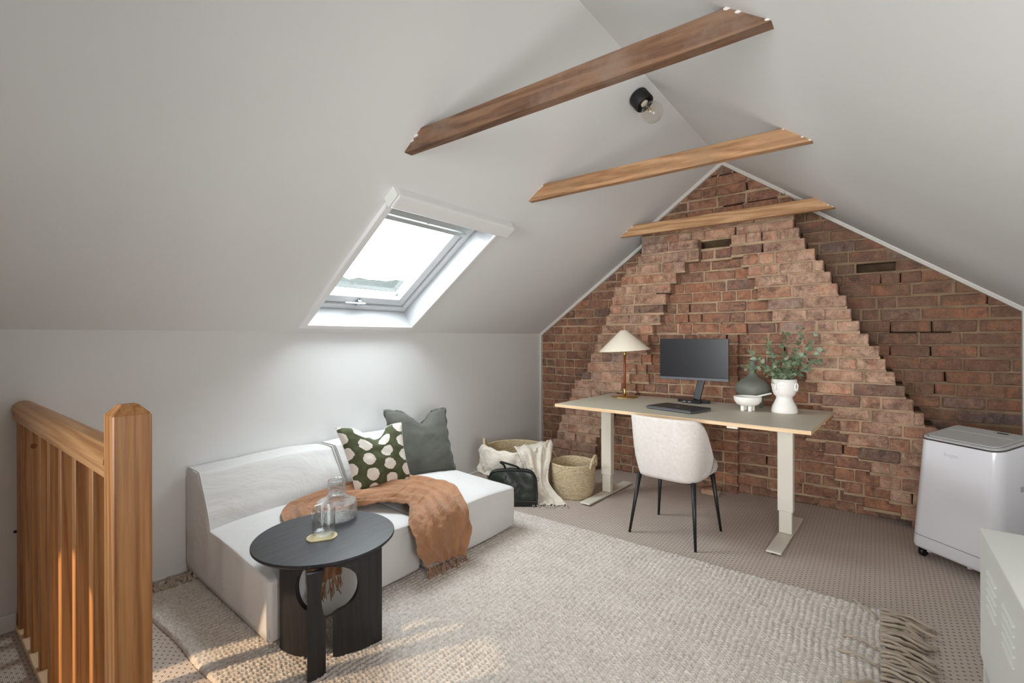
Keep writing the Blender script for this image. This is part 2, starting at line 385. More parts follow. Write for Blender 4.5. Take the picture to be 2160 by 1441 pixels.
def dots_mat():
    m = NT('green_dotted_linen'); tc = m.n('ShaderNodeTexCoord'); sp_ = m.n('ShaderNodeSeparateXYZ'); m.l(tc.outputs['UV'], sp_.inputs[0])
    vo = m.coord('UV', (1, 1, 1)); nz = m.n('ShaderNodeTexNoise', inp={'Vector': vo, 'Scale': 14.0, 'Detail': 3.0}); nb = m.n('ShaderNodeSeparateColor'); m.l(nz.outputs[1], nb.inputs[0])
    x = m.math('ADD', m.math('DIVIDE', m.math('ADD', sp_.outputs[0], m.math('MULTIPLY', m.math('SUBTRACT', nb.outputs[0], 0.5), 0.06)), 0.315), 0.5)
    x = m.math('ADD', x, 0.02)
    par = m.math('MULTIPLY', m.math('FLOORED_MODULO', m.math('FLOOR', x), 2.0), 0.5)
    y = m.math('ADD', m.math('DIVIDE', m.math('ADD', sp_.outputs[1], m.math('MULTIPLY', m.math('SUBTRACT', nb.outputs[1], 0.5), 0.06)), 0.24), par)
    y = m.math('ADD', y, 0.1)
    fx = m.math('MULTIPLY', m.math('SUBTRACT', m.math('FRACT', x), 0.5), 0.315); fy = m.math('MULTIPLY', m.math('SUBTRACT', m.math('FRACT', y), 0.5), 0.24)
    d = m.math('SQRT', m.math('ADD', m.math('POWER', fx, 2.0), m.math('POWER', m.math('MULTIPLY', fy, 1.05), 2.0)))
    dot = m.math('LESS_THAN', d, 0.101)
    v = m.coord(); g = m.ramp(m.noise(v, 30, 4), [(0.3, lin((66, 72, 46))), (0.7, lin((84, 90, 62)))])
    m.set(Base_Color=m.mix(dot, g, lin((226, 220, 212))), Roughness=0.9)
    b1 = m.bump(m.noise(v, 9, 4, 0.5, 1.0), 0.4, 0.01); m.bump(m.noise(v, 800, 2), 0.25, 0.001, b1); return m.m
MT['dots'] = dots_mat()
MT['hill'] = plain('misty_hillside', (40, 42, 40), 1.0, var=0.2, spec=0.0)
MT['win'] = plain('window_lining_white', (184, 186, 188), 0.4)
MT['win2'] = plain('window_sash_white', (206, 208, 210), 0.35)

# ------------------------------------------------------------------ room shell
def P(u, y, d=0.0): return Vector((XL, y, ZK)) + UDIR * u + NOUT * d      # a point on / above the left roof slope
ULEN = (XR - XL) / math.cos(TH)
Y1, Y2, U1, U2 = 1.615, 2.475, 0.085, 1.20
# floor
fl = mesh('floor', [(XL - 0.1, YR, 0), (XW + 0.1, YR, 0), (XW + 0.1, YB + 0.3, 0), (XL - 0.1, YB + 0.3, 0)], [(0, 1, 2, 3)], MT['carpet']); tag(fl, kind='structure')
wl = mesh('wall_left', [(XL, YR, 0), (XL, YB + 0.3, 0), (XL, YB + 0.3, ZK), (XL, YR, ZK)], [(0, 1, 2, 3)], MT['paint']); tag(wl, kind='structure')
ZW = ZR - SLOPE * (XW - XR)
wr = mesh('wall_right', [(XW, YR, 0), (XW, YB + 0.3, 0), (XW, YB + 0.3, ZW), (XW, YR, ZW)], [(3, 2, 1, 0)], MT['paint']); tag(wr, kind='structure')
wb = mesh('wall_rear', [(XL, YR, 0), (XW, YR, 0), (XW, YR, ZW), (XR, YR, ZR), (XL, YR, ZK)], [(0, 1, 2, 3, 4)], MT['paint']); tag(wb, kind='structure')
us = [0, U1, U2, ULEN]; ys = [YR, Y1, Y2, YB + 0.3]
vs = [P(u, y) for y in ys for u in us]; fs = []
for a in range(3):
    for b in range(3):
        if not (a == 1 and b == 1): fs.append((a * 4 + b, a * 4 + b + 1, (a + 1) * 4 + b + 1, (a + 1) * 4 + b))
n0 = len(vs); vs += [Vector((XR, YR, ZR)), Vector((XW, YR, ZW)), Vector((XW, YB + 0.3, ZW)), Vector((XR, YB + 0.3, ZR))]
fs.append((n0, n0 + 1, n0 + 2, n0 + 3))
ce = mesh('ceiling', vs, fs, MT['paint']); tag(ce, kind='structure')
bm = bmesh.new(); bm.from_mesh(ce.data); bmesh.ops.remove_doubles(bm, verts=bm.verts, dist=1e-3); bm.to_mesh(ce.data); bm.free()
# roof deck outside keeps the sky out of the attic
rd = mesh('roof', [P(-0.5, YR - .3, .33), P(-0.5, Y1 - .0, .33), P(ULEN + .2, Y1, .33), P(ULEN + .2, YR - .3, .33), P(-.5, Y2, .33), P(-.5, YB + .8, .33), P(ULEN + .2, YB + .8, .33), P(ULEN + .2, Y2, .33), P(-.5, Y1, .33), P(U1 - .0, Y1, .33), P(U1, Y2, .33), P(U2, Y1, .33), P(U2, Y2, .33), Vector((XR - .1, YR - .3, ZR + .33)), Vector((XW + .5, YR - .3, ZW + .1)), Vector((XW + .5, YB + .8, ZW + .1)), Vector((XR - .1, YB + .8, ZR + .33))],
          [(0, 1, 2, 3), (4, 5, 6, 7), (8, 9, 10, 4), (11, 2, 7, 12), (13, 14, 15, 16)], MT['vent_grey']); tag(rd, kind='structure')
# skirting
b = box('baseboard_left', XL, XL + 0.014, YR, 0.338, 0, 0.075, MT['gloss_white'], bevel=0.004); tag(b, kind='structure')
b = box('trim_1', XL, XL + 0.012, 0.42, YB, 0, 0.016, MT['gloss_white'], bevel=0.003); tag(b, kind='structure')

# ---- skylight
w1 = empty('window_1', P(0.6, 2.04)); tag(w1, kind='structure')
inv = Matrix.Translation(-w1.location)
def pbox(name, u0, u1, y0, y1, d0, d1, mat, parent, bevel=0.0, seg=2):
    m = Matrix(((UDIR.x, 0, NOUT.x, XL), (0, 1, 0, 0), (UDIR.z, 0, NOUT.z, ZK), (0, 0, 0, 1)))
    off = parent.matrix_basis.translation if parent and parent.parent is None else w1.location
    return box(name, u0, u1, y0, y1, d0, d1, mat, parent, bevel, seg, Matrix.Translation(-off) @ m)
D = 0.33
li = bmesh.new()
m_ = inv @ Matrix(((UDIR.x, 0, NOUT.x, XL), (0, 1, 0, 0), (UDIR.z, 0, NOUT.z, ZK), (0, 0, 0, 1)))
bm_box(li, U1 - .02, U1, Y1 - .02, Y2 + .02, 0.0, D, mtx=m_); bm_box(li, U2, U2 + .02, Y1 - .02, Y2 + .02, 0.0, D, mtx=m_)
bm_box(li, U1, U2, Y1 - .02, Y1, 0.0, D, mtx=m_); bm_box(li, U1, U2, Y2, Y2 + .02, 0.0, D, mtx=m_)
bmobj('lining', li, MT['win'], w1)
# architrave round the opening
for (a0, a1, c0, c1) in ((U1 - .035, U1, Y1 - .04, Y2 + .03), (U1, U2, Y1 - .045, Y1), (U1, U2, Y2, Y2 + .022)):
    pbox('architrave', a0, a1, c0, c1, -0.022 if c1 <= Y1 else -0.012, 0.004, MT['gloss_white'], w1, 0.005)
# frame (fixed) and sash
def ring(name, u0, u1, y0, y1, wd, d0, d1, mat, parent, wt=None):
    bm = bmesh.new(); wt = wt or wd
    mm = Matrix.Translation(-w1.location) @ Matrix(((UDIR.x, 0, NOUT.x, XL), (0, 1, 0, 0), (UDIR.z, 0, NOUT.z, ZK), (0, 0, 0, 1)))
    bm_box(bm, u0, u0 + wd, y0, y1, d0, d1, 0.003, 1, mm); bm_box(bm, u1 - wt, u1, y0, y1, d0, d1, 0.003, 1, mm)
    bm_box(bm, u0 + wd, u1 - wt, y0, y0 + wd, d0, d1, 0.003, 1, mm); bm_box(bm, u0 + wd, u1 - wt, y1 - wd, y1, d0, d1, 0.003, 1, mm)
    return bmobj(name, bm, mat, parent)
ring('frame', U1 + .001, U2 - .001, Y1 + .001, Y2 - .001, 0.04, 0.14, 0.20, MT['win2'], w1)
ring('frame_rebate', U1 + .03, U2 - .03, Y1 + .03, Y2 - .03, 0.035, 0.17, 0.23, MT['win2'], w1)
sash = ring('sash', U1 + .055, U2 - .055, Y1 + .055, Y2 - .055, 0.065, 0.155, 0.235, MT['win2'], w1, 0.085)
ring('gasket', U1 + .115, U2 - .135, Y1 + .115, Y2 - .115, 0.006, 0.19, 0.215, MT['bezel'], w1)
mm = Matrix.Translation(-w1.location)
pn = mesh('pane', [mm @ P(u, y, 0.215) for u, y in ((U1 + .11, Y1 + .11), (U2 - .12, Y1 + .11), (U2 - .12, Y2 - .11), (U1 + .11, Y2 - .11))], [(0, 1, 2, 3)], MT['pane'], w1)
pbox('blind_cassette', U2 - .05, U2 + .045, Y1 - .055, Y2 + .06, -0.062, 0.03, MT['gloss_white'], w1, 0.014, 3)
pbox('cassette_end_cap', U2 - .048, U2 + .043, Y1 - .062, Y1 - .055, -0.058, 0.026, MT['cab'], w1, 0.003)
pbox('vent_bar', U2 - .20, U2 - .135, Y1 + .06, Y2 - .06, 0.095, 0.16, MT['vent_grey'], w1, 0.004)
pbox('blind_rail', U2 - .245, U2 - .215, Y1 + .05, Y2 - .09, 0.10, 0.14, MT['vent_grey'], w1, 0.004)
pbox('blind_housing', U2 - .13, U2 - .06, Y1 + .05, Y2 - .05, 0.06, 0.15, MT['gloss_white'], w1, 0.006)
pbox('pull_tab', U2 - .21, U2 - .12, 2.02, 2.04, 0.10, 0.115, MT['gloss_white'], w1, 0.003)
h = pbox('handle', U1 + .055, U1 + .10, 2.0, 2.03, 0.125, 0.158, MT['silver'], w1, 0.006)
pbox('handle_lever', U1 + .085, U1 + .095, 1.90, 2.06, 0.118, 0.128, MT['gloss_white'], w1, 0.003)
# hillside far outside
bm = bmesh.new(); hv = []; N = 60
for i in range(N + 1):
    y = -40 + 220 * i / N; hz = 20.5 + 4 * fn((y * 0.03, 0, 3)) + 1.2 * fn((y * 0.22, 1, 0)) + 0.5 * fn((y * 0.6, 1, 0))
    hv.append([bm.verts.new((-105, y, -12)), bm.verts.new((-118, y, hz * .62)), bm.verts.new((-132, y, hz)), bm.verts.new((-180, y, -12))])
for i in range(N):
    for k in range(3): bm.faces.new((hv[i][k], hv[i + 1][k], hv[i + 1][k + 1], hv[i][k + 1]))
o = bmobj('hillside', bm, MT['hill']); tag(o, kind='structure')

# ------------------------------------------------------------------ brick gable
COURSE, Z0 = 0.0868, -0.0214
def interp(tab, z):
    if z <= tab[0][1]: return tab[0][0]
    for (xa, za), (xb, zb) in zip(tab, tab[1:]):
        if z <= zb: return xa + (xb - xa) * (z - za) / (zb - za)
    return tab[-1][0]
ERR = [(0.66, 0.15), (0.43, 0.45), (0.257, 0.704), (0.189, 0.786), (0.148, 0.875), (0.105, 0.963), (0.043, 1.052), (0.014, 1.141), (-0.045, 1.227), (-0.081, 1.313), (-0.135, 1.4), (-0.165, 1.482), (-0.217, 1.572), (-0.253, 1.66), (-0.293, 1.75), (-0.35, 1.834), (-0.411, 1.918), (-0.442, 2.002), (-0.494, 2.092)]
ERL = [(0.18, 0.01), (0.121, 0.097), (0.073, 0.178), (0.012, 0.266), (-0.027, 0.349), (-0.088, 0.433), (-0.167, 0.522), (-0.206, 0.61), (-0.252, 0.7), (-0.298, 0.783), (-0.346, 0.87), (-0.397, 0.96), (-0.443, 1.048), (-0.524, 1.136), (-0.549, 1.23), (-0.572, 1.32), (-0.635, 1.415), (-0.664, 1.502), (-0.719, 1.583), (-0.754, 1.667), (-0.802, 1.76), (-0.842, 1.852), (-0.929, 1.949), (-0.938, 2.035)]
ELR = [(-2.104, 0.196), (-2.10, 0.28), (-2.03, 0.45), (-1.926, 0.579), (-1.871, 0.739), (-1.824, 0.811), (-1.764, 0.895), (-1.699, 0.978), (-1.654, 1.065), (-1.612, 1.148), (-1.590, 1.233), (-1.556, 1.322), (-1.49, 1.402), (-1.462, 1.486), (-1.435, 1.571), (-1.402, 1.662), (-1.349, 1.743), (-1.302, 1.822), (-1.199, 1.908)]
ELL = [(-2.66, 0.02), (-2.627, 0.112), (-2.591, 0.193), (-2.537, 0.275), (-2.514, 0.358), (-2.482, 0.446), (-2.434, 0.539), (-2.363, 0.711), (-2.332, 0.797), (-2.264, 0.891), (-2.196, 0.976), (-2.152, 1.062), (-2.115, 1.148), (-2.075, 1.244), (-2.042, 1.323), (-1.991, 1.413), (-1.959, 1.505), (-1.94, 1.593), (-1.903, 1.677), (-1.847, 1.756), (-1.799, 1.851), (-1.716, 1.928), (-1.663, 2.014), (-1.605, 2.093)]
YF, YM, YP = 4.035, 4.175, 4.115        # flue face, middle wall, pier face
def roof_z(x): return min(ZK + SLOPE * (x - XL), ZR - SLOPE * (x - XR))
def add_brick(bm, x0, x1, z0, z1, yf, depth, tilt=1.0):
    """one worn brick: bevelled block with jittered corners, cut where it meets the roof"""
    r = bmesh.ops.create_cube(bm, size=1.0); vs = r['verts']
    dy = random.uniform(-0.005, 0.005) * tilt; j = 0.0034 * tilt
    for v in vs:
        v.co = Vector((x0 if v.co.x < 0 else x1, yf + dy if v.co.y < 0 else yf + depth, z0 if v.co.z < 0 else z1)) + Vector((random.uniform(-j, j), random.uniform(-j, j) if v.co.y < 0 else 0, random.uniform(-j, j)))
    es = list({e for v in vs for e in v.link_edges if min(a.co.y for a in e.verts) < yf + 0.03})
    rr = bmesh.ops.bevel(bm, geom=es, offset=random.uniform(0.004, 0.009), segments=1, profile=0.5, affect='EDGES')
def clip_roof(bm, margin=0.0):
    for s in (1, -1):
        no = Vector((-SLOPE * s, 0, 1)).normalized(); co = Vector((XR, 0, ZR - margin))
        bmesh.ops.bisect_plane(bm, geom=bm.verts[:] + bm.edges[:] + bm.faces[:], plane_co=co, plane_no=no if s == 1 else Vector((SLOPE, 0, 1)).normalized(), clear_outer=True)
def brick(x0, x1, z0, z1, yf, depth, mat, parent, tilt=1.0):
    if x1 - x0 < 0.02: return
    m = 0.012
    if z0 > max(roof_z(x0), roof_z(x1), roof_z((x0 + x1) / 2)) - m: return
    bm = bmesh.new(); add_brick(bm, x0, x1, z0, z1, yf, depth, tilt)
    if z1 > min(roof_z(x0), roof_z(x1)) - m: clip_roof(bm, m)
    if len(bm.faces) < 4: bm.free(); return
    o = bmobj('brick', bm, mat, parent)
    return o
strips = {}
def strip(key, x0, x1, y0, y1, z0, z1):
    bm = strips.setdefault(key, bmesh.new())
    if z0 > max(roof_z(x0), roof_z(x1)) - 0.01: return
    bm_box(bm, x0, x1, y0, y1, z0, z1)
def lay(x0, x1, k, yf, depth, mat, parent, key, gap=0.08, soft=0.0, holes=(), end_l=True, end_r=True, pattern=None):
    """lay one course of stretchers and headers between x0 and x1, with mortar strips"""
    z0 = Z0 + COURSE * k; z1 = z0 + COURSE; g = 0.0048
    zb = max(z0 + g, 0.001); zt = z1 - g
    hd = (k % 2 == 0)
    x = x0 - (0.0 if end_l else random.uniform(0, 0.12))
    st = random.random() < 0.5
    while x < x1 - 0.015:
        L = (0.232 if (st if pattern is None else pattern) else 0.113) * random.uniform(0.93, 1.05); st = random.random() < 0.6
        nx = x + L
        if x1 - nx < 0.06: nx = x1
        a, b_ = max(x, x0) + g, min(nx, x1) - g * 0.6
        mid = (a + b_) / 2
        hole = any(hx0 < mid < hx1 and hz0 < (z0 + z1) / 2 < hz1 for hx0, hx1, hz0, hz1 in holes)
        if b_ - a > 0.02 and not hole:
            ws = 0.004 * fn((mid * 1.1, k * 0.35, depth * 9)) if k > 0 else 0.0
            brick(a + random.uniform(-.003, .003), b_ + random.uniform(-.003, .003), zb + ws + random.uniform(-.002, .0015), zt + ws + random.uniform(-.002, .003), yf + random.uniform(-soft, soft) + (random.uniform(.006, .014) if random.random() < 0.1 else 0), depth, mat if random.random() > 0.06 else MT['brick_burnt'], parent)
        if not hole and random.random() > gap and nx < x1 - 0.01: strip(key, nx - g - .004, nx + g + .004, yf + random.uniform(0.004, 0.014), yf + depth, z0, z1)
        x = nx
    # bed joints
    x = x0
    while x < x1:
        nx = min(x + random.uniform(0.15, 0.4), x1)
        if random.random() > gap * 0.2: strip(key, x, nx, yf + random.uniform(0.003, .013), yf + depth, z0 - g - .005, z0 + g + .005)
        x = nx
wall = mesh('wall_back', [(XL, YB + .12, 0), (XW, YB + .12, 0), (XW, YB + .12, ZW), (XR, YB + .12, ZR), (XL, YB + .12, ZK)], [(0, 1, 2, 3, 4)], MT['mortar_dark'])
tag(wall, kind='structure')
flueL = empty('chimney_flue', (0, 0, 0)); tag(flueL, 'stepped pinkish brick flue leaning up to the right behind the lamp', 'chimney')
flueR = empty('chimney_flue', (0, 0, 0)); tag(flueR, 'stepped pinkish brick flue climbing up to the left from behind the air conditioner', 'chimney')
NK = 32
core = {'l': bmesh.new(), 'r': bmesh.new(), 'm': bmesh.new()}
def cbox(bm, x0, x1, y0, y1, z0, z1):
    if z0 > max(roof_z(x0), roof_z(x1)): return
    bm_box(bm, x0, x1, y0, y1, z0, z1)
for k in range(NK):
    zc = Z0 + COURSE * (k + 0.5); z0 = Z0 + COURSE * k; z1 = z0 + COURSE
    if zc > 2.70: break
    lo, hi = max(XL, XR - (ZR - z0) / SLOPE), min(XW, XR + (ZR - z0) / SLOPE)
    ll, lr, rl, rr = interp(ELL, zc), interp(ELR, zc), interp(ERL, zc), interp(ERR, zc)
    jt = lambda: random.uniform(-0.008, 0.008)
    ll += jt(); lr += jt(); rl += jt(); rr += jt()
    top = zc > 2.04
    # left recess
    if ll > lo + 0.02 and not top: lay(lo, ll + 0.06, k, YB, 0.11, MT['brick_wall'], wall, 'wl', 0.04, 0.003, end_l=False)
    # right recess
    rrr = rr if not top else -0.50
    if rrr < hi - 0.02:
        lay(rrr - 0.06, hi, k, YB, 0.11, MT['brick_dark'], wall, 'wr', 0.12, 0.002, holes=[(-0.142, 0.0, 1.75, 1.80)], pattern=None if k % 3 else True)
    if not top and zc < 1.90:
        # flues
        lay(max(ll, lo), lr, k, YF, 0.12, MT['brick_flue'], flueL, 'fl', 0.05, 0.003)
        cbox(core['l'], max(ll, lo) + .012, lr - .012, YF + .10, YB + .12, z0, z1)
        lay(rl, min(rr, hi), k, YF, 0.12, MT['brick_flue'], flueR, 'fr', 0.05, 0.003)
        cbox(core['r'], rl + .012, rr - .012, YF + .10, YB + .12, z0, z1)
        # middle wall, with the pier standing proud below
        H_ = [(-0.86, -0.74, 1.29, 1.36)]
        if zc < 1.33:
            px = -0.885 if zc < 1.24 else -0.82
            pl = lr - 0.04
            yp = YP if zc > 0.75 else (YP if True else YM)
            if zc > 0.78: lay(pl, px, k, YP, 0.12, MT['brick_wall'], wall, 'wm', 0.06, 0.004, holes=H_)
            else:
                lay(pl, -1.22, k, YM, 0.12, MT['brick_wall'], wall, 'wm', 0.06, 0.005)
                lay(-1.22 + jt(), px, k, YP, 0.12, MT['brick_wall'], wall, 'wm', 0.06, 0.004)
            cbox(core['m'], pl, px - .015, YP + .10, YB + .12, z0, z1)
            lay(px - 0.03, rl + 0.06, k, YM, 0.12, MT['brick_wall'], wall, 'wm', 0.08, 0.005, holes=H_)
            cbox(core['m'], px - .02, rl + .05, YM + .11, YB + .12, z0, z1)
            if 0.05 < zc < 0.95:      # half-depth bricks stepping out below the right flue
                wdt = random.choice((0.12, 0.2, 0.25, 0.33))
                lay(rl - wdt, rl + 0.02, k, YF + 0.055, 0.10, MT['brick_wall'], flueR, 'fr', 0.1, 0.006)
            if zc > 0.6 and random.random() < 0.75:
                lay(lr - 0.02, lr + random.choice((0.08, 0.12, 0.16)), k, YF + 0.03, 0.12, MT['brick_wall'], flueL, 'fl', 0.1, 0.004)
        else:
            lay(lr - 0.04, rl + 0.05, k, YM - 0.015, 0.12, MT['brick_wall'], wall, 'wm', 0.07, 0.006, holes=H_)
            cbox(core['m'], lr - .03, rl + .03, YM + .12, YB + .12, z0, z1)
    else:
        r_end = -0.50 if zc < 2.35 else hi
        l0 = max(lo, -1.70)
        if zc < 2.04:
            ra = interp(ERR, zc)
            lay(l0 if l0 > ll else ll, -1.17, k, YF + 0.02, 0.12, MT['brick_flue'], flueL, 'fl', 0.12, 0.008)
            lay(-1.17, rl, k, YM - 0.05, 0.12, MT['brick_wall'], wall, 'wm', 0.12, 0.01, holes=[(-1.12, -0.98, 1.99, 2.05)])
            lay(rl, ra, k, YF + 0.02, 0.12, MT['brick_flue'], flueR, 'fr', 0.12, 0.006)
            cbox(core['m'], ll + .03, ra - .015, YM + .10, YB + .12, z0, z1)
            cbox(core['l'], ll + .03, -1.18, YF + .12, YB + .12, z0, z1); cbox(core['r'], rl + .02, ra - .02, YF + .12, YB + .12, z0, z1)
        else:
            lay(l0, r_end, k, YM - 0.02, 0.12, MT['brick_wall'] if zc > 2.2 else MT['brick_flue'], wall, 'wm', 0.12, 0.008)
            cbox(core['m'], l0, r_end - .015, YM + .09, YB + .12, z0, z1)
# past 300 bricks on the wall, the smallest in view become one joined part
wb_ = [o for o in wall.children if o.name.startswith('brick')]
def brick_score(o):
    xs_ = [v.co for v in o.data.vertices]; c_ = sum(xs_, Vector()) / len(xs_)
    wx = max(v.x for v in xs_) - min(v.x for v in xs_); wz = max(v.z for v in xs_) - min(v.z for v in xs_)
    hid = 0.2 if (c_.y > YM + .1 and interp(ELL, c_.z) - 0.02 < c_.x < interp(ERR, c_.z) + 0.02) else 1.0
    return wx * wz * hid / (c_ - Vector((0, 0, 1.25))).length_squared
wb_.sort(key=brick_score, reverse=True)
rest = wb_[300:]
if rest:
    vs, fs, ms = [], [], []; slots = [MT['brick_wall'], MT['brick_dark'], MT['brick_flue'], MT['brick_burnt']]
    for o in rest:
        b0 = len(vs); vs += [tuple(v.co) for v in o.data.vertices]
        for p_ in o.data.polygons: fs.append([b0 + i for i in p_.vertices]); ms.append(slots.index(o.data.materials[0]))
    for o in rest: bpy.data.objects.remove(o)
    ro = mesh('small_bricks', vs, fs, slots[0], wall); ro['kind'] = 'stuff'
    for m_2 in slots[1:]: ro.data.materials.append(m_2)
    ro.data.polygons.foreach_set('material_index', ms)
def fin(bm, name, mat, parent):
    clip_roof(bm, 0.012); o = bmobj(name, bm, mat, parent); o['kind'] = 'stuff'; return o
for key, par in (('wl', wall), ('wr', wall), ('wm', wall), ('fl', flueL), ('fr', flueR)):
    if key in strips: fin(strips[key], 'mortar', MT['mortar_brown' if key == 'wr' else 'mortar'], par)
fin(core['l'], 'masonry_core', MT['mortar_dark'], flueL); fin(core['r'], 'masonry_core', MT['mortar_dark'], flueR); fin(core['m'], 'masonry_core', MT['mortar_dark'], wall)
# cove trim where ceiling meets the gable
def trim_run(name, x0, x1, y, side):
    z = lambda x: (ZK + SLOPE * (x - XL)) if side == 'l' else (ZR - SLOPE * (x - XR))
    a = Vector((x0, y, z(x0))); b_ = Vector((x1, y, z(x1))); n = Vector((SLOPE, 0, -1)).normalized() if side == 'l' else Vector((-SLOPE, 0, -1)).normalized()
    vs = []
    for p in (a, b_):
        vs += [p + n * 0.0, p + Vector((0, -0.022, 0)), p + Vector((0, -0.022, 0)) + n * 0.006, p + Vector((0, -0.012, 0)) + n * 0.024, p + Vector((0, 0.05, 0)) + n * 0.026, p + Vector((0, 0.05, 0))]
    fs = [(i, (i + 1) % 6, (i + 1) % 6 + 6, i + 6) for i in range(6)] + [(5, 4, 3, 2, 1, 0), (6, 7, 8, 9, 10, 11)]
    o = mesh(name, vs, fs, MT['trim']); tag(o, kind='structure'); return o
trim_run('trim_2', XL, -1.72, YB - 0.01, 'l'); trim_run('trim_3', -1.66, XR, YM - 0.03, 'l'); trim_run('trim_4', XR, -0.55, YM - 0.03, 'r'); trim_run('trim_5', -0.53, XW, YB - 0.01, 'r')
b = box('trim_6', XL, XL + 0.024, YB - 0.032, YB + 0.05, 0, ZK + 0.01, MT['trim'], bevel=0.004); tag(b, kind='structure')
b = box('trim_7', XW - 0.018, XW, YB - 0.032, YB + 0.05, 0.5, ZW, MT['trim'], bevel=0.004); tag(b, kind='structure')

# ------------------------------------------------------------------ collar ties (exposed beams)
def beam(y_far, zb, h, t, mat, label):
    xl = lambda z: XL + (z - ZK) / SLOPE - 0.01; xr = lambda z: XR + (ZR - z) / SLOPE + 0.01
    n = 24; vs = []; fs = []
    y0 = y_far - t
    for i in range(n + 1):
        f = i / n
        for (y, z) in ((y0, zb), (y_far, zb), (y_far, zb + h), (y0, zb + h)):
            x = xl(z) * (1 - f) + xr(z) * f
            w_ = 0.0025
            vs.append(Vector((x, y + fn((x * 3, y, z), 1) * w_, z + fn((x * 3, z, y * 2), 1) * w_)))
    for i in range(n):
        for k in range(4): fs.append((i * 4 + k, i * 4 + (k + 1) % 4, (i + 1) * 4 + (k + 1) % 4, (i + 1) * 4 + k))
    fs += [(3, 2, 1, 0), tuple(n * 4 + k for k in range(4))]
    bm = bmesh.new(); me = bpy.data.meshes.new('t'); me.from_pydata(vs, [], fs); bm.from_mesh(me); bpy.data.meshes.remove(me)
    bmesh.ops.bevel(bm, geom=[e for e in bm.edges if abs((e.verts[0].co - e.verts[1].co).normalized().x) > 0.9], offset=0.003, segments=1, affect='EDGES')
    c = Vector((XR, y_far, zb)); bmesh.ops.translate(bm, vec=-c, verts=bm.verts)
    o = bmobj('ceiling_beam', bm, mat); o.location = c
    for side in (0, 1):
        for q_ in random.sample(range(5), 2 if side == 0 else 3):
            z = zb + h * (0.08 + 0.2 * q_ + random.uniform(-.04, .04)); x = (xl(z) + 0.012 if side == 0 else xr(z) - 0.012); dx = (1 if side == 0 else -1) * 0.0
            rr_ = random.uniform(0.004, 0.011); nn_ = 7; vs = []
            for k in range(nn_):
                a_ = 2 * PI * k / nn_; r2 = rr_ * random.uniform(0.5, 1.2)
                vs.append(Vector((x + r2 * math.cos(a_) * 1.8, y_far - t, z + r2 * math.sin(a_) * 0.7)) - c)
            vs2 = [v + Vector((0, -0.004, 0)) for v in vs]
            mesh('plaster_flake', vs + vs2, [tuple(range(nn_, 2 * nn_))] + [(k, (k + 1) % nn_, (k + 1) % nn_ + nn_, k + nn_) for k in range(nn_)], MT['plaster'], o)
    tag(o, label, 'beam', 'collar beams across the ceiling'); return o
beam(1.541, 2.129, 0.088, 0.05, MT['beam'], 'darkest and nearest rough timber beam spanning the ceiling above the skylight')
beam(2.553, 2.127, 0.088, 0.045, MT['beam2'], 'middle of three rough timber ceiling beams, knotty, beyond the bulb')
beam(3.938, 2.124, 0.088, 0.045, MT['beam3'], 'palest timber ceiling beam crossing just before the brick gable')

vs, fs = [], []
for i in range(9):
    f = i / 8; x = -0.575 + 0.17 * f; zr_ = ZR - SLOPE * (x - XR)
    for k in range(5):
        g = k / 4; vs.append(Vector((x + 0.012 * math.sin(g * 3), YM - 0.05 + 0.03 * f + 0.16 * g * (1 - 0.3 * f), zr_ - 0.004 - 0.05 * math.sin(PI * g) * (1 - f) - 0.012 * g)))
for i in range(8):
    for k in range(4): fs.append((i * 5 + k, i * 5 + k + 1, i * 5 + k + 6, i * 5 + k + 5))
o = mesh('trim_8', vs, fs, MT['trim'], None, True); tag(o, kind='structure')
md = o.modifiers.new('thickness', 'SOLIDIFY'); md.thickness = 0.004

# ------------------------------------------------------------------ ceiling spotlight with globe bulb
lp = P((-1.085 - XL) / math.cos(TH), 2.60)
q = (-NOUT).to_track_quat('Z', 'Y').to_matrix().to_4x4()
cl = empty('ceiling_light', lp); tag(cl, 'black drum ceiling light with a clear globe bulb near the ridge', 'lamp')
vs, fs = lathe_vf([(0.046, 0), (0.052, 0.003), (0.055, 0.010), (0.055, 0.072), (0.051, 0.080), (0.044, 0.081), (0.043, 0.03), (0.0, 0.03)], 64, False)
vs = [Vector((v[0] * (1 + 0.012 * (i // 8 % 2)), v[1] * (1 + 0.012 * (i // 8 % 2)), v[2])) for i, v in enumerate(vs)]
mesh('housing', [q @ v for v in vs], fs, MT['lamp_black'], cl, True)
lathe('bulb_holder', [(0.0, 0.03), (0.019, 0.03), (0.019, 0.066), (0.022, 0.068), (0.022, 0.074), (0.016, 0.078), (0.0, 0.078)], MT['shade'], cl, 24, mtx=q)
prof = [(0.014, 0.076)]; RB = 0.0595; cz = 0.148
for i in range(3, 25):
    a = PI * i / 24; prof.append((RB * math.sin(a), cz - RB * math.cos(a)))
bl = lathe('bulb', prof, MT['bulb'], cl, 40, cap=False, mtx=q)
for k in range(4):
    a = k * PI / 2 + .4; tube('filament', [q @ Vector((0.006 * math.cos(a), 0.006 * math.sin(a), 0.10)), q @ Vector((0.013 * math.cos(a), 0.013 * math.sin(a), 0.150))], 0.0016, MT['brass'], bl, 6)
tube('filament_stem', [q @ Vector((0, 0, 0.078)), q @ Vector((0, 0, 0.115))], 0.004, MT['glass'], bl, 8)

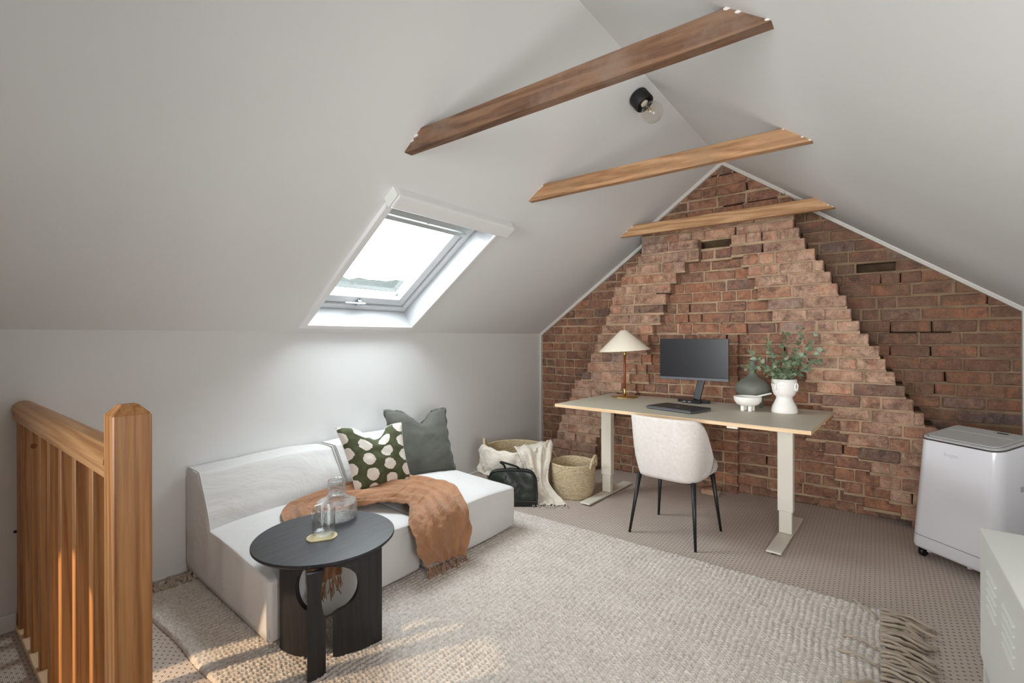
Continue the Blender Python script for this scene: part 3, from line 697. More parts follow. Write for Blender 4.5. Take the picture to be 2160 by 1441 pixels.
# ------------------------------------------------------------------ balustrade
bal = empty('stair_balustrade', (-1.45, 0.363, 0)); tag(bal, 'honey pine balustrade with square balusters at the stairwell edge', 'balustrade')
ox, oy = -1.45, 0.363
nx1, nx0, ny0, ny1 = -1.435, -1.513, 0.324, 0.402
bm = bmesh.new(); bm_box(bm, nx0 - ox, nx1 - ox, ny0 - oy, ny1 - oy, 0, 1.066)
bmesh.ops.bevel(bm, geom=[e for e in bm.edges], offset=0.003, segments=1, affect='EDGES')
topf = [f for f in bm.faces if f.normal.z > 0.99]
r = bmesh.ops.extrude_face_region(bm, geom=topf); ev = [v for v in r['geom'] if isinstance(v, bmesh.types.BMVert)]
c = sum((v.co for v in ev), Vector()) / len(ev)
for v in ev: v.co = Vector((c.x + (v.co.x - c.x) * 0.45, c.y + (v.co.y - c.y) * 0.45, v.co.z + 0.022))
bmobj('newel_post', bm, MT['pine'], bal)
# rounded handrail
prof = [(-0.036, 0.0), (-0.036, 0.028), (-0.040, 0.034), (-0.040, 0.044), (-0.034, 0.060), (-0.020, 0.072), (0, 0.077), (0.020, 0.072), (0.034, 0.060), (0.040, 0.044), (0.040, 0.034), (0.036, 0.028), (0.036, 0.0)]
vs = []; xa, xb = XL - ox, nx0 - ox
for x in (xa, xb): vs += [Vector((x, y, 0.905 + z)) for y, z in prof]
n = len(prof); fs = [(i, (i + 1) % n, (i + 1) % n + n, i + n) for i in range(n)] + [tuple(reversed(range(n))), tuple(range(n, 2 * n))]
mesh('handrail', vs, fs, MT['pine_x'], bal)
box('rail_fillet', xa, xb, -0.024, 0.024, 0.893, 0.905, MT['pine_x'], bal)
box('shoe_rail', xa, xb, -0.03, 0.034, 0.0, 0.022, MT['birch'], bal, 0.003)
for i, x in enumerate((-1.715, -1.916, -2.109, -2.29, -2.455, -2.62, -2.775)):
    bb = box('baluster', x - 0.038 - ox, x - ox, 0.343 - oy, 0.385 - oy, 0.022, 0.893, MT['pine'], bal, 0.002, 1)
    lathe('screw', [(0, 0), (0.004, 0), (0.004, 0.0015), (0, 0.0015)], MT['steel'], bal, 10, loc=(x - 0.10 - ox, -0.004, 0.022))
box('wall_post', XL - ox + 0.001, XL + 0.075 - ox, 0.340 - oy, 0.392 - oy, 0.0221, 0.893, MT['pine'], bal, 0.002, 1)
tube('knot', [(-2.6215 - ox, 0.349 - oy, 0.83), (-2.6195 - ox, 0.349 - oy, 0.83)], 0.010, MT['leather_tan'], bal, 12)

# ------------------------------------------------------------------ rug
rx0, rx1, ry0, ry1 = -2.90, 0.03, 0.715, 2.735
def build_rug():
    st = 0.0042; px, py = 0.0245, 0.0155
    nx = int((rx1 - rx0) / st); ny = int((ry1 - ry0) / st)
    X, Y = np.meshgrid(np.linspace(rx0, rx1, nx), np.linspace(ry0, ry1, ny), indexing='ij')
    wob = 0.004 * np.sin(Y * 9 + np.sin(X * 5) * 2) + 0.003 * np.sin(Y * 23 + X * 7)
    xs = (X - rx0 + wob) / px; ci = np.floor(xs); fx = xs - ci - 0.5
    jit = np.sin(ci * 12.9898) * 43758.5453; jit = jit - np.floor(jit)
    ysx = (Y - ry0) / py + jit + 0.35 * np.sin(Y * 31 + ci * 1.7) + 0.9 * np.abs(fx)
    cj = np.floor(ysx); fy = ysx - cj - 0.5
    h1 = np.sin(ci * 78.233 + cj * 37.719) * 43758.5453; h1 = h1 - np.floor(h1)
    h = np.sqrt(np.clip(1 - (fx * 2) ** 2 * 0.92 - (fy * 2) ** 2 * 0.85, 0.0, 1)) * (0.0065 + 0.004 * h1)
    Z = 0.010 + h
    ex = np.minimum(X - rx0, rx1 - X); ey = np.minimum(Y - ry0, ry1 - Y); e = np.clip(np.minimum(ex, ey) / 0.012, 0, 1)
    Z = 0.0015 + (Z - 0.0015) * np.sqrt(np.clip(1 - (1 - e) ** 2, 0, 1)) + 0.0012 * np.sin(X * 4 + 1) * np.sin(Y * 5)
    Xo = X + 0.004 * np.sin(Y * 17) * np.exp(-ex / 0.03); Yo = Y + 0.004 * np.sin(X * 13) * np.exp(-ey / 0.03)
    co = np.stack([Xo, Yo, np.maximum(Z, 0.001)], -1).reshape(-1, 3).astype(np.float32)
    idx = np.arange(nx * ny).reshape(nx, ny)
    q_ = np.stack([idx[:-1, :-1], idx[1:, :-1], idx[1:, 1:], idx[:-1, 1:]], -1).reshape(-1, 4).astype(np.int32)
    me = bpy.data.meshes.new('area_rug'); me.vertices.add(len(co)); me.vertices.foreach_set('co', co.ravel())
    me.loops.add(q_.size); me.loops.foreach_set('vertex_index', q_.ravel()); me.polygons.add(len(q_))
    me.polygons.foreach_set('loop_start', np.arange(0, q_.size, 4, dtype=np.int32))
    me.polygons.foreach_set('use_smooth', np.ones(len(q_), dtype=bool))
    me.materials.append(MT['rug']); me.update(calc_edges=True); me.validate()
    o = bpy.data.objects.new('area_rug', me); link(o); return o
rug = build_rug(); tag(rug, 'chunky oatmeal woven rug with rope fringe under the sofa and side table', 'rug')
cords = []
for v in range(10):
    L = random.uniform(0.13, 0.19); s_ = random.uniform(-1, 1)
    pts = [Vector((L * t, 0.014 * s_ * math.sin(3.2 * t + v) + 0.006 * math.sin(9 * t + v), 0.014 + 0.016 * math.sin(PI * min(1, t * 1.15)) * random.uniform(.7, 1.1) - 0.009 * t)) for t in [i / 9 for i in range(10)]]
    rad = [0.0068 + 0.0012 * math.sin(i * 2.1 + v) for i in range(10)]; rad[-1] = 0.003
    vs, fs = tube_vf(pts, rad, 7)
    me = bpy.data.meshes.new('fringe_cord'); me.from_pydata([tuple(p) for p in vs], [], fs); me.materials.append(MT['cord']); me.polygons.foreach_set('use_smooth', [True] * len(me.polygons)); cords.append(me)
for k in range(150):
    y = ry1 - 0.012 - k * 0.0133
    if y < ry0: break
    o = bpy.data.objects.new('fringe_cord', random.choice(cords)); link(o, rug)
    o.location = (rx1 - 0.022, y, random.choice((0.0, 0.008, 0.014))); o.rotation_euler = (0, 0, R(random.uniform(-14, 10) - 6))
for k in range(60):
    y = ry0 + 0.02 + k * 0.014
    o = bpy.data.objects.new('fringe_cord', cords[k % 10]); link(o, rug)
    o.location = (rx0 + 0.12, y, 0.006); o.rotation_euler = (0, 0, R(180 + random.uniform(-30, 30))); o.scale = (0.75, 1, 1)
for k, (x, y, a) in enumerate(((0.0, 2.36, 160), (0.0, 2.25, 170), (0.01, 2.12, 200), (-0.01, 2.62, 120), (0.0, 1.9, 165))):
    o = bpy.data.objects.new('fringe_cord', cords[k]); link(o, rug); o.location = (x, y, 0.012); o.rotation_euler = (0, 0, R(a)); o.scale = (0.9, 0.7, 0.8)

# ------------------------------------------------------------------ sofa modules
def soft_box(name, prof, y0, y1, mat, parent, ny=26, sub=6, amp=0.006, bulge=0.012, seed=0, crown=0.0):
    """extrude an XZ outline along Y with soft puffy surfaces"""
    pr = []
    n = len(prof)
    for i in range(n):
        a = Vector(prof[i]); b_ = Vector(prof[(i + 1) % n])
        for k in range(sub):
            t = (k / sub); pr.append(a.lerp(b_, t))
    cx = sum(p.x for p in pr) / len(pr); cz = sum(p.y for p in pr) / len(pr); m = len(pr)
    # smooth outline corners a little
    for _ in range(1): pr = [(pr[i - 1] + pr[i] * 3 + pr[(i + 1) % m]) / 5 for i in range(m)]
    vs, fs = [], []
    lv = []
    ysl = [0, 0.006, 0.02] + [0.02 + (1 - 0.04) * i / ny for i in range(1, ny)] + [0.98, 0.994, 1.0]
    for j, f in enumerate(ysl):
        y = y0 + (y1 - y0) * f
        s_ = 1.0 if 0 < j < len(ysl) - 1 else 0.985
        g = math.sin(PI * f)
        for p in pr:
            d = Vector((p.x - cx, p.y - cz)); dn = d.normalized() if d.length > 1e-6 else d
            q_ = Vector((cx, cz)) + d * s_ + dn * bulge * g
            nn = amp * (fn((q_.x * 3.1 + seed, y * 4.0, q_.y * 3.1)) + 0.5 * fn((q_.x * 9 + seed, y * 7.0, q_.y * 9)))
            z = q_.y + dn.y * nn
            if p.y > cz: z += crown * g
            if z < 0.012: z = 0.012
            vs.append(Vector((q_.x + dn.x * nn, y, z)))
    for j in range(len(ysl) - 1):
        for i in range(m):
            fs.append((j * m + i, j * m + (i + 1) % m, (j + 1) * m + (i + 1) % m, (j + 1) * m + i))
    # end caps: inner rings
    def cap(j, yoff, rev):
        base = len(vs); ring_prev = [j * m + i for i in range(m)]
        y = y0 + (y1 - y0) * ysl[j]
        for s_, dy in ((0.8, .6), (0.5, .85), (0.2, 1.0)):
            cur = []
            for p in pr:
                d = Vector((p.x - cx, p.y - cz)) * s_; q_ = Vector((cx, cz)) + d
                cur.append(len(vs)); vs.append(Vector((q_.x, y + yoff * dy + amp * fn((q_.x * 5 + seed, y, q_.y * 5)), max(q_.y, 0.012))))
            for i in range(m):
                f_ = (ring_prev[i], ring_prev[(i + 1) % m], cur[(i + 1) % m], cur[i]); fs.append(f_ if rev else tuple(reversed(f_)))
            ring_prev = cur
        fs.append(tuple(ring_prev) if rev else tuple(reversed(ring_prev)))
    cap(0, -bulge * 0.6, True); cap(len(ysl) - 1, bulge * 0.6, False)
    o = mesh(name, vs, fs, mat, parent, True)
    bm = bmesh.new(); bm.from_mesh(o.data); bmesh.ops.recalc_face_normals(bm, faces=bm.faces); bm.to_mesh(o.data); bm.free()
    return o
def sofa(x_front, y0, y1, rz, label, seed, bk=0.002, shear=0.0):
    yc = (y0 + y1) / 2
    t = empty('sofa_module', (-2.42, yc, 0.018), rz, label, 'sofa', 'two low sofa modules pushed together')
    hx = x_front + 2.42; a, b_ = y0 - yc, y1 - yc
    seat = [(hx - .01, 0.0), (hx, 0.02), (hx + .004, 0.14), (hx, 0.244), (hx - 0.002, 0.254), (hx - 0.012, 0.260), (hx - 0.03, 0.264), (0.2, 0.280), (-0.06, 0.290), (-0.45, 0.285), (-0.50, 0.27), (-0.51, 0.0)]
    o1 = soft_box('seat_base', seat, a, b_, MT['linen_white'], t, seed=seed, crown=0.022, bulge=0.004, amp=0.007)
    back = [(-0.06, 0.18), (-0.07, 0.28), (-0.33, 0.53), (-0.355, 0.548), (-0.50, 0.548), (-0.515, 0.53), (-0.52, 0.16)]
    back = [(-0.17, 0.17), (-0.175, 0.28), (-0.20, 0.36), (-0.285, 0.49), (-0.312, 0.527), (-0.322, 0.538), (-0.340, 0.545), (-0.50, 0.545), (-0.517, 0.525), (-0.52, 0.17)]
    o2 = soft_box('backrest', back, a + bk, b_ - .002, MT['linen_white'], t, seed=seed + 5, crown=0.007, bulge=0.004, amp=0.010)
    for yy in (a + .003, b_ - .003):
        tube('piping', catmull([(hx - .012, yy, 0.25), (0.2, yy, 0.268), (-0.14, yy, 0.28)], 8), 0.0035, MT['linen_white'], o1, 6)
        y2_ = yy + (bk if yy < 0 else 0)
        tube('piping', catmull([(-0.172, y2_, 0.285), (-0.198, y2_, 0.36), (-0.283, y2_, 0.49), (-0.318, y2_, 0.537), (-0.345, y2_, 0.547), (-0.49, y2_, 0.547)], 8), 0.0035, MT['linen_white'], o2, 6)
        tube('piping', [(hx - .004, yy, 0.03), (hx - .004, yy, 0.245)], 0.003, MT['linen_white'], o1, 6)
    tube('piping', catmull([(hx - .007, a + .01, 0.249), (hx - .004, (a + b_) / 2, 0.262), (hx - .007, b_ - .01, 0.249)], 12), 0.0035, MT['linen_white'], o1, 6)
    if shear:
        for o_ in [o1, o2] + list(o1.children) + list(o2.children):
            for v in o_.data.vertices:
                f_ = max(0.0, min(1.0, (0.5 - v.co.x) / 1.02)); g_ = max(0.0, min(1.0, (b_ - v.co.y) / (b_ - a)))
                v.co.y += shear * f_ * g_
    return t
sofa(-1.925, 0.925, 1.715, 0.0, 'white linen low sofa module with exposed side, nearest the pine newel post', 1, 0.002, 0.045)
sofa(-1.878, 1.735, 2.475, 0.0, 'white linen low sofa module farther from the newel, under the dark green cushion', 9)

# ------------------------------------------------------------------ cushions
def cushion(name, TL, TR, BL, BR, thick, notch, mat, label, flange=0.0, seed=0):
    TL, TR, BL, BR = map(Vector, (TL, TR, BL, BR)); c = (TL + TR + BL + BR) / 4
    nrm = ((TR - TL).cross(TL - BL)).normalized()
    if nrm.x < 0: nrm = -nrm
    n = 36; vs, fs, uv = [], [], []
    dn = ((BL + BR) - (TL + TR)).normalized()
    def pt(s_, t, side):
        # edges bow inwards between the ears
        sb = 0.035 * math.sin(PI * t); tb = 0.03 * math.sin(PI * s_)
        s2 = s_ + (0.5 - s_) * 2 * sb * abs(2 * s_ - 1); t2 = t + (0.5 - t) * 2 * tb * abs(2 * t - 1)
        p = (BL.lerp(BR, s2)).lerp(TL.lerp(TR, s2), t2)
        a = max(0, 1 - abs(2 * s_ - 1) ** 2.6); b_ = max(0, 1 - abs(2 * t - 1) ** 2.6)
        h = thick * (a * b_) ** 0.55
        nt = notch * math.exp(-((s_ - 0.52) / 0.17) ** 2) * (max(0, (t - 0.35) / 0.65) ** 1.6)
        h *= 1 - 0.35 * math.exp(-((s_ - 0.52) / 0.12) ** 2) * max(0, t - 0.4)
        w_ = 0.006 * fn((s_ * 6 + seed, t * 6, side)) + 0.003 * fn((s_ * 17 + seed, t * 17, side))
        w_ *= min(1, 6 * a * b_)
        return p + dn * nt + nrm * side * (h + w_)
    for side in (1, -1):
        for j in range(n + 1):
            for i in range(n + 1): vs.append(pt(i / n, j / n, side) - c); uv.append((i / n, j / n))
    m = n + 1; B = m * m
    for j in range(n):
        for i in range(n):
            a = j * m + i; fs.append((a, a + 1, a + m + 1, a + m)); fs.append((B + a, B + a + m, B + a + m + 1, B + a + 1))
    o = mesh(name, vs, fs, mat, None, True); o.location = c
    ul = o.data.uv_layers.new(name='UVMap')
    for lp_ in o.data.loops: ul.data[lp_.index].uv = uv[lp_.vertex_index]
    tag(o, label, 'cushion', 'cushions on the sofa')
    # flange / seam strip along the rim
    rim = []
    for i in range(n): rim.append(pt(i / n, 0, 0) - c)
    for j in range(n): rim.append(pt(1, j / n, 0) - c)
    for i in range(n): rim.append(pt(1 - i / n, 1, 0) - c)
    for j in range(n): rim.append(pt(0, 1 - j / n, 0) - c)
    if flange:
        vs2, fs2 = [], []; K = len(rim); cc = Vector((0, 0, 0))
        for i, p in enumerate(rim):
            tdir = (rim[(i + 1) % K] - rim[i - 1]).normalized(); out = tdir.cross(nrm).normalized()
            if out.dot(p) < 0: out = -out
            wv = nrm * 0.006 * math.sin(i * 0.9)
            vs2 += [p - out * 0.004 + nrm * 0.002, p + out * flange + wv, p - out * 0.004 - nrm * 0.002]
        for i in range(K):
            j = (i + 1) % K
            fs2 += [(i * 3, j * 3, j * 3 + 1, i * 3 + 1), (i * 3 + 1, j * 3 + 1, j * 3 + 2, i * 3 + 2)]
        mesh('flange', vs2, fs2, mat, o, True)
    else: tube('seam', rim + [rim[0]], 0.0022, mat, o, 5)
    return o
cushion('cushion', (-2.70, 2.085, 0.745), (-2.66, 2.62, 0.700), (-2.49, 2.02, 0.315), (-2.40, 2.46, 0.315), 0.065, 0.10, MT['linen_dark'], 'plain charcoal green linen cushion with a chopped top, farther along the sofa', 0.013, 3)
cushion('cushion', (-2.62, 1.655, 0.705), (-2.50, 2.065, 0.690), (-2.46, 1.69, 0.325), (-2.39, 2.055, 0.325), 0.065, 0.085, MT['dots'], 'olive green cushion printed with rough white dots, leaning on the sofa back', 0.0, 8)

# ------------------------------------------------------------------ draped cloths
def drape(name, rows, nv, nu, mat, parent, amp, freq, seed, thick=0.003, floor=0.004, fade=None):
    A = catmull([r_[0] for r_ in rows], nu); B = catmull([r_[1] for r_ in rows], nu); Rn = len(A)
    vs, fs = [], []
    for i in range(Rn):
        a, b_ = A[i], B[i]; wdir = b_ - a
        tan = (A[min(i + 1, Rn - 1)] + B[min(i + 1, Rn - 1)] - A[max(i - 1, 0)] - B[max(i - 1, 0)])
        nr = wdir.cross(tan).normalized()
        if nr.z < -0.2 or (abs(nr.z) <= 0.2 and nr.x < 0): nr = -nr
        fi = i / nu
        for j in range(nv + 1):
            v = j / nv
            ph = v * freq * 2 * PI + 1.6 * fn((v * 2 + seed, fi * 0.55, 0)) * 2.2 + 0.35 * math.sin(fi * 1.3 + seed)
            wv = (1 - abs(math.sin(ph * 0.5))) ** 1.4 * 1.3 - 0.3
            wv += 0.6 * fn((v * 9 + seed, fi * 1.2, 2)) + 0.35 * fn((v * 22 + seed, fi * 3.5, 5))
            am = amp if fade is None else amp * fade(fi / (len(rows) - 1), v)
            p = a + wdir * v + nr * am * wv
            p += tan.normalized() * 0.010 * fn((v * 5 + seed, fi, 9)) if 0 < i < Rn - 1 else Vector((0, 0, 0))
            if p.z < floor: p.z = floor + 0.003 * random.random()
            vs.append(p)
    m = nv + 1
    for i in range(Rn - 1):
        for j in range(nv): fs.append((i * m + j, i * m + j + 1, (i + 1) * m + j + 1, (i + 1) * m + j))
    o = mesh(name, vs, fs, mat, parent, True)
    md = o.modifiers.new('thickness', 'SOLIDIFY'); md.thickness = thick; md.offset = 0
    return o, A, B, vs, m
rows = [((-1.868, 1.06, 0.21), (-1.868, 1.20, 0.22)), ((-1.905, 1.07, 0.295), (-1.905, 1.26, 0.300)), ((-2.15, 1.14, 0.325), (-2.16, 1.44, 0.325)),
        ((-2.50, 1.27, 0.340), (-2.27, 1.53, 0.340)), ((-2.575, 1.52, 0.352), (-2.20, 1.56, 0.350)), ((-2.55, 1.80, 0.350), (-2.14, 1.64, 0.352)),
        ((-2.40, 2.05, 0.345), (-2.05, 1.72, 0.340)), ((-2.15, 2.13, 0.338), (-1.97, 1.68, 0.325)), ((-1.89, 2.02, 0.325), (-1.905, 1.62, 0.312)),
        ((-1.825, 1.99, 0.24), (-1.845, 1.60, 0.25)), ((-1.820, 1.99, 0.13), (-1.835, 1.61, 0.17)), ((-1.822, 1.96, 0.045), (-1.83, 1.66, 0.085))]
th, A, B, tv, tm = drape('throw_blanket', rows, 70, 10, MT['rust'], None, 0.021, 4.2, 4.2)
tag(th, 'crumpled terracotta gauze throw trailing over the sofa seat and front', 'throw')
def tassel(p, d, L, mat, parent, spread=0.02, n=4):
    vs, fs = [], []
    for s_ in range(n):
        e = Vector((random.uniform(-1, 1), random.uniform(-1, 1), random.uniform(-.3, .3))) * spread
        pts = [p, p + d * L * 0.4 + e * 0.3 + Vector((0, 0, .002)), p + d * L + e]
        for q_ in pts: q_.z = max(q_.z, 0.006)
        a, b_ = tube_vf(catmull(pts, 3), 0.0018, 4, len(vs)); vs += a; fs += b_
    mesh('tassel', vs, fs, mat, parent, True)
last = len(tv) - tm
for j in range(0, tm, 4): tassel(tv[last + j], Vector((0.12, random.uniform(-.3, .3), -1)).normalized(), random.uniform(.05, .09), MT['rust'], th)
for j in range(0, tm, 5): tassel(tv[j], Vector((0.1, random.uniform(-.3, .3), -1)).normalized(), random.uniform(.05, .09), MT['rust'], th)

# ------------------------------------------------------------------ side table
tcx, tcy, tz = -1.853, 1.125, 0.42
tb = empty('side_table', (tcx, tcy, 0.016)); tag(tb, 'round black stained side table with curved cut-out legs beside the sofa', 'side table')
lathe('tabletop', [(0, -0.018), (0.272, -0.018), (0.2815, -0.009), (0.2815, -0.002), (0.2795, 0.0), (0, 0.0)], MT['black_wood'], tb, 96, loc=(0, 0, tz - 0.016)).data.polygons.foreach_set('use_smooth', [False] * 96 * 5)
def leg_panel(p0, p1, bow, notch_end, hc, hr, depth, name='leg'):
    """upright curved board between two floor points with a round bite out of one edge"""
    p0 = Vector((*p0, 0)) - Vector((tcx, tcy, 0)); p1 = Vector((*p1, 0)) - Vector((tcx, tcy, 0)); L = (p1 - p0).length
    t = (p1 - p0) / L; nn = Vector((-t.y, t.x, 0)); th_ = 0.011; Ht = tz - 0.034
    K = 44; J = 14; vs, fs = [], []
    for k in range(K + 1):
        z = Ht * k / K; lo, hi = 0.0, 1.0
        dz = abs(z - hc)
        if dz < hr:
            bite = math.sqrt(1 - (dz / hr) ** 2) * depth
            if notch_end == 1: hi = 1 - bite
            else: lo = bite
        elif z > hc and notch_end: pass
        for j in range(J + 1):
            f = lo + (hi - lo) * j / J
            p = p0 + t * L * f + nn * bow * 4 * f * (1 - f); p.z = z
            # local normal
            dn = (t + nn * bow * 4 * (1 - 2 * f) / L).normalized(); n2 = Vector((-dn.y, dn.x, 0))
            vs.append(p + n2 * th_); vs.append(p - n2 * th_)
    W_ = (J + 1) * 2
    for k in range(K):
        a = k * W_; b_ = a + W_
        for j in range(J):
            i = j * 2
            fs.append((a + i, a + i + 2, b_ + i + 2, b_ + i)); fs.append((a + i + 1, b_ + i + 1, b_ + i + 3, a + i + 3))
        fs.append((a, b_, b_ + 1, a + 1)); e = J * 2; fs.append((a + e, a + e + 1, b_ + e + 1, b_ + e))
    for j in range(J):
        i = j * 2; fs.append((i, i + 1, i + 3, i + 2)); q0 = K * W_; fs.append((q0 + i, q0 + i + 2, q0 + i + 3, q0 + i + 1))
    o = mesh(name, vs, fs, MT['black_panel'], tb); return o
leg_panel((-1.620, 1.228), (-1.680, 1.050), 0.012, 1, 0.262, 0.088, 0.50)
leg_panel((-1.893, 0.960), (-1.735, 1.010), -0.016, 1, 0.262, 0.088, 0.45)
leg_panel((-1.632, 0.918), (-1.626, 0.978), -0.006, 1, 0.300, 0.088, 0.28)

# things on the side table
co_ = Vector((-1.838, 1.100, tz))
bm = bmesh.new(); ca = math.atan2(1.146 - 1.055, -1.797 + 1.878)
pts = []
for i in range(40):
    a = 2 * PI * i / 40; r0 = 0.030
    px_ = r0 * math.cos(a) + (0.030 if math.cos(a) > 0 else -0.030); py_ = 0.042 * math.sin(a)
    pts.append((px_, py_))
vsx = [bm.verts.new((x, y, 0.0)) for x, y in pts]; f = bm.faces.new(vsx)
r = bmesh.ops.extrude_face_region(bm, geom=[f]); bmesh.ops.translate(bm, vec=(0, 0, 0.004), verts=[v for v in r['geom'] if isinstance(v, bmesh.types.BMVert)])
o = bmobj('coaster', bm, MT['pale_brass']); o.location = co_ + Vector((0, 0, 0.0005)); o.rotation_euler = (0, 0, YAW + R(22)); tag(o, 'oval brass coaster under the glass tumbler', 'coaster')
gz = tz + 0.005
def vessel(name, prof, mat, loc, label, cat, n=56):
    o = lathe(name, prof, mat, None, n, cap=False); o.location = loc; tag(o, label, cat); return o
gc = (-1.862, 1.122)
tmb = vessel('glass_tumbler', [(0, 0), (0.040, 0), (0.0445, 0.004), (0.0455, 0.012), (0.0455, 0.108), (0.0447, 0.110), (0.0436, 0.108), (0.0436, 0.016), (0.040, 0.011), (0, 0.010)], MT['glass'], (gc[0], gc[1], gz), 'straight clear glass tumbler standing on the brass coaster', 'glass')
cc = (-1.985, 1.262)
crf = vessel('glass_carafe', [(0, 0), (0.078, 0), (0.086, 0.004), (0.090, 0.014), (0.090, 0.070), (0.087, 0.079), (0.074, 0.085), (0.046, 0.087), (0.042, 0.092), (0.042, 0.108), (0.039, 0.108), (0.039, 0.092), (0.044, 0.086), (0.068, 0.081), (0.083, 0.076), (0.087, 0.069), (0.087, 0.016), (0.080, 0.010), (0, 0.009)], MT['glass_rib'], (cc[0], cc[1], tz + 0.0005), 'wide squat rippled glass carafe at the back of the black side table', 'carafe')
o = vessel('glass_tumbler', [(0, 0), (0.036, 0), (0.0395, 0.004), (0.0395, 0.066), (0.0385, 0.067), (0.0375, 0.066), (0.0365, 0.010), (0, 0.009)], MT['glass_rib'], (cc[0], cc[1], tz + 0.109), 'rippled glass cup standing upright in the mouth of the carafe', 'glass')

# ------------------------------------------------------------------ baskets
def basket(loc, r0, r1, h, label, hang, open_h=0.06, hs=1.0):
    t = empty('basket', loc, 0, label, 'basket', 'seagrass storage baskets by the brick wall')
    nrow = int(h / 0.0115); prof = [(0, 0.004)]
    def rad(f): return r0 + (r1 - r0) * (math.sin(min(1, f * 1.25) * PI / 2) ** 0.8)
    for k in range(nrow):
        for s_, dr in ((0.04, -0.001), (0.3, 0.0032), (0.7, 0.0032), (0.96, -0.001)):
            f = (k + s_) / nrow; prof.append((rad(f) + dr - (0.012 if k == 0 and s_ == .04 else 0), 0.001 + h * f))
    prof.append((rad(1) - 0.003, h + 0.004))
    for k in reversed(range(nrow)):
        for s_, dr in ((0.9, 0.0), (0.5, 0.002), (0.1, 0.0)):
            f = (k + s_) / nrow
            if f > 0.04: prof.append((rad(f) - 0.011 - dr, 0.001 + h * f))
    prof.append((0, 0.014))
    vs, fs = lathe_vf(prof, 72, False)
    vs = [Vector(v) * (1.0) + Vector(v).normalized() * 0.003 * fn((v[0] * 9, v[1] * 9, v[2] * 30)) for v in vs]
    for v in vs: v.z = max(v.z, 0.001)
    o = mesh('body', vs, fs, MT['basket'], t, True)
    bm = bmesh.new(); bm.from_mesh(o.data); bmesh.ops.remove_doubles(bm, verts=bm.verts, dist=1e-4); bmesh.ops.recalc_face_normals(bm, faces=bm.faces); bm.to_mesh(o.data); bm.free()
    for a in hang:
        pts = []
        for i in range(15):
            s_ = i / 14; aa = a + (s_ - 0.5) * 0.115 / r1 * hs * 1.0
            hh = h - 0.03 + (open_h + 0.03) * math.sin(PI * s_) ** 0.75
            pts.append(Vector((math.cos(aa) * (r1 + 0.008), math.sin(aa) * (r1 + 0.006), hh)))
        hd = tube('handle', pts, 0.0095, MT['basket'], t, 8)
        for i in range(3, 12, 1):
            p = (pts[i]); tdir = (pts[i + 1] - pts[i - 1]).normalized()
            vs, fs = tube_vf([p - tdir * 0.003, p + tdir * 0.003], 0.0118, 8); mesh('wrap', vs, fs, MT['basket'], hd, True)
    return t
camang = lambda x, y: math.atan2(-y, -x)
ab = camang(-2.42, 3.22); asml = camang(-1.935, 3.325)
basket((-2.42, 3.22, 0), 0.22, 0.262, 0.335, 'large seagrass basket in the corner holding a cream throw', [ab - R(92), ab + R(75)], 0.055, 1.6)
basket((-1.935, 3.325, 0), 0.150, 0.178, 0.262, 'small open seagrass basket between the cream throw and the desk leg', [ab + R(62), ab + R(-118)], 0.062, 1.3)

# cream throw spilling out of the large basket
bc = Vector((-2.42, 3.22, 0)); rowsC = []
rr_ = 0.262
def rimp(ang, r_, z): return Vector((bc.x + math.cos(ang) * r_, bc.y + math.sin(ang) * r_, z))
cols = 40; lines = [(0.14, 0.24), (0.19, 0.31), (0.235, 0.352), (0.262, 0.362), (0.285, 0.350), (0.298, 0.31), (0.302, 0.25), (0.305, 0.19), (0.308, 0.15)]
vs, fs = [], []; L2 = catmull([(a, 0, b_) for a, b_ in lines], 4)
for i, p in enumerate(L2):
    for j in range(cols + 1):
        f = j / cols; ang = ab - R(78) + R(140) * f
        wv = (1 - abs(math.sin(f * 15 + 1.2 * fn((f * 3, i * .05, 0)) * 3))) * 0.018 + 0.02 * fn((f * 9, i * .12, 4)) + 0.008 * fn((f * 25, i * .3, 4))
        hump = 0.03 * math.exp(-((f - 0.93) / 0.12) ** 2) - 0.02 * math.exp(-((f - .45) / .2) ** 2) + 0.012 * math.exp(-((f - .08) / .08) ** 2)
        drop = 1.0 if f > 0.1 else 1.0
        z = p.z + hump + 0.02 * fn((f * 6, i * .1, 8)); vs.append(rimp(ang, p.x + wv + 0.004, z))
m = cols + 1
for i in range(len(L2) - 1):
    for j in range(cols): fs.append((i * m + j, i * m + j + 1, (i + 1) * m + j + 1, (i + 1) * m + j))
ct = mesh('throw_blanket', vs, fs, MT['cream'], None, True); md = ct.modifiers.new('thickness', 'SOLIDIFY'); md.thickness = 0.004; md.offset = 1
tag(ct, 'crumpled cream cotton throw spilling from the large basket to the carpet', 'throw')
rows = [((-2.30, 3.03, 0.375), (-2.19, 3.40, 0.385)), ((-2.20, 2.955, 0.365), (-2.105, 3.30, 0.375)), ((-2.145, 2.955, 0.26), (-2.045, 3.16, 0.27)), ((-2.12, 2.96, 0.14), (-2.02, 3.10, 0.15)),
        ((-2.09, 2.965, 0.05), (-1.96, 3.10, 0.07)), ((-2.05, 2.95, 0.02), (-1.88, 3.08, 0.025)), ((-2.03, 2.91, 0.012), (-1.83, 3.05, 0.012))]
tl, A, B, tv, tm = drape('tail', rows, 30, 8, MT['cream'], ct, 0.012, 3.0, 11.0, 0.004)
last = len(tv) - tm
for j in range(0, tm, 3): tassel(tv[last + j], Vector((0.6, -0.8, -0.1)).normalized(), 0.035, MT['cream'], ct, 0.014, 3)
for k in range(9):
    p = rimp(ab - R(76 - k * 3.0), 0.312, 0.20 + 0.03 * random.random()); tassel(p, Vector((0.02, -.05, -1)), 0.07, MT['cream'], ct, 0.01, 3)

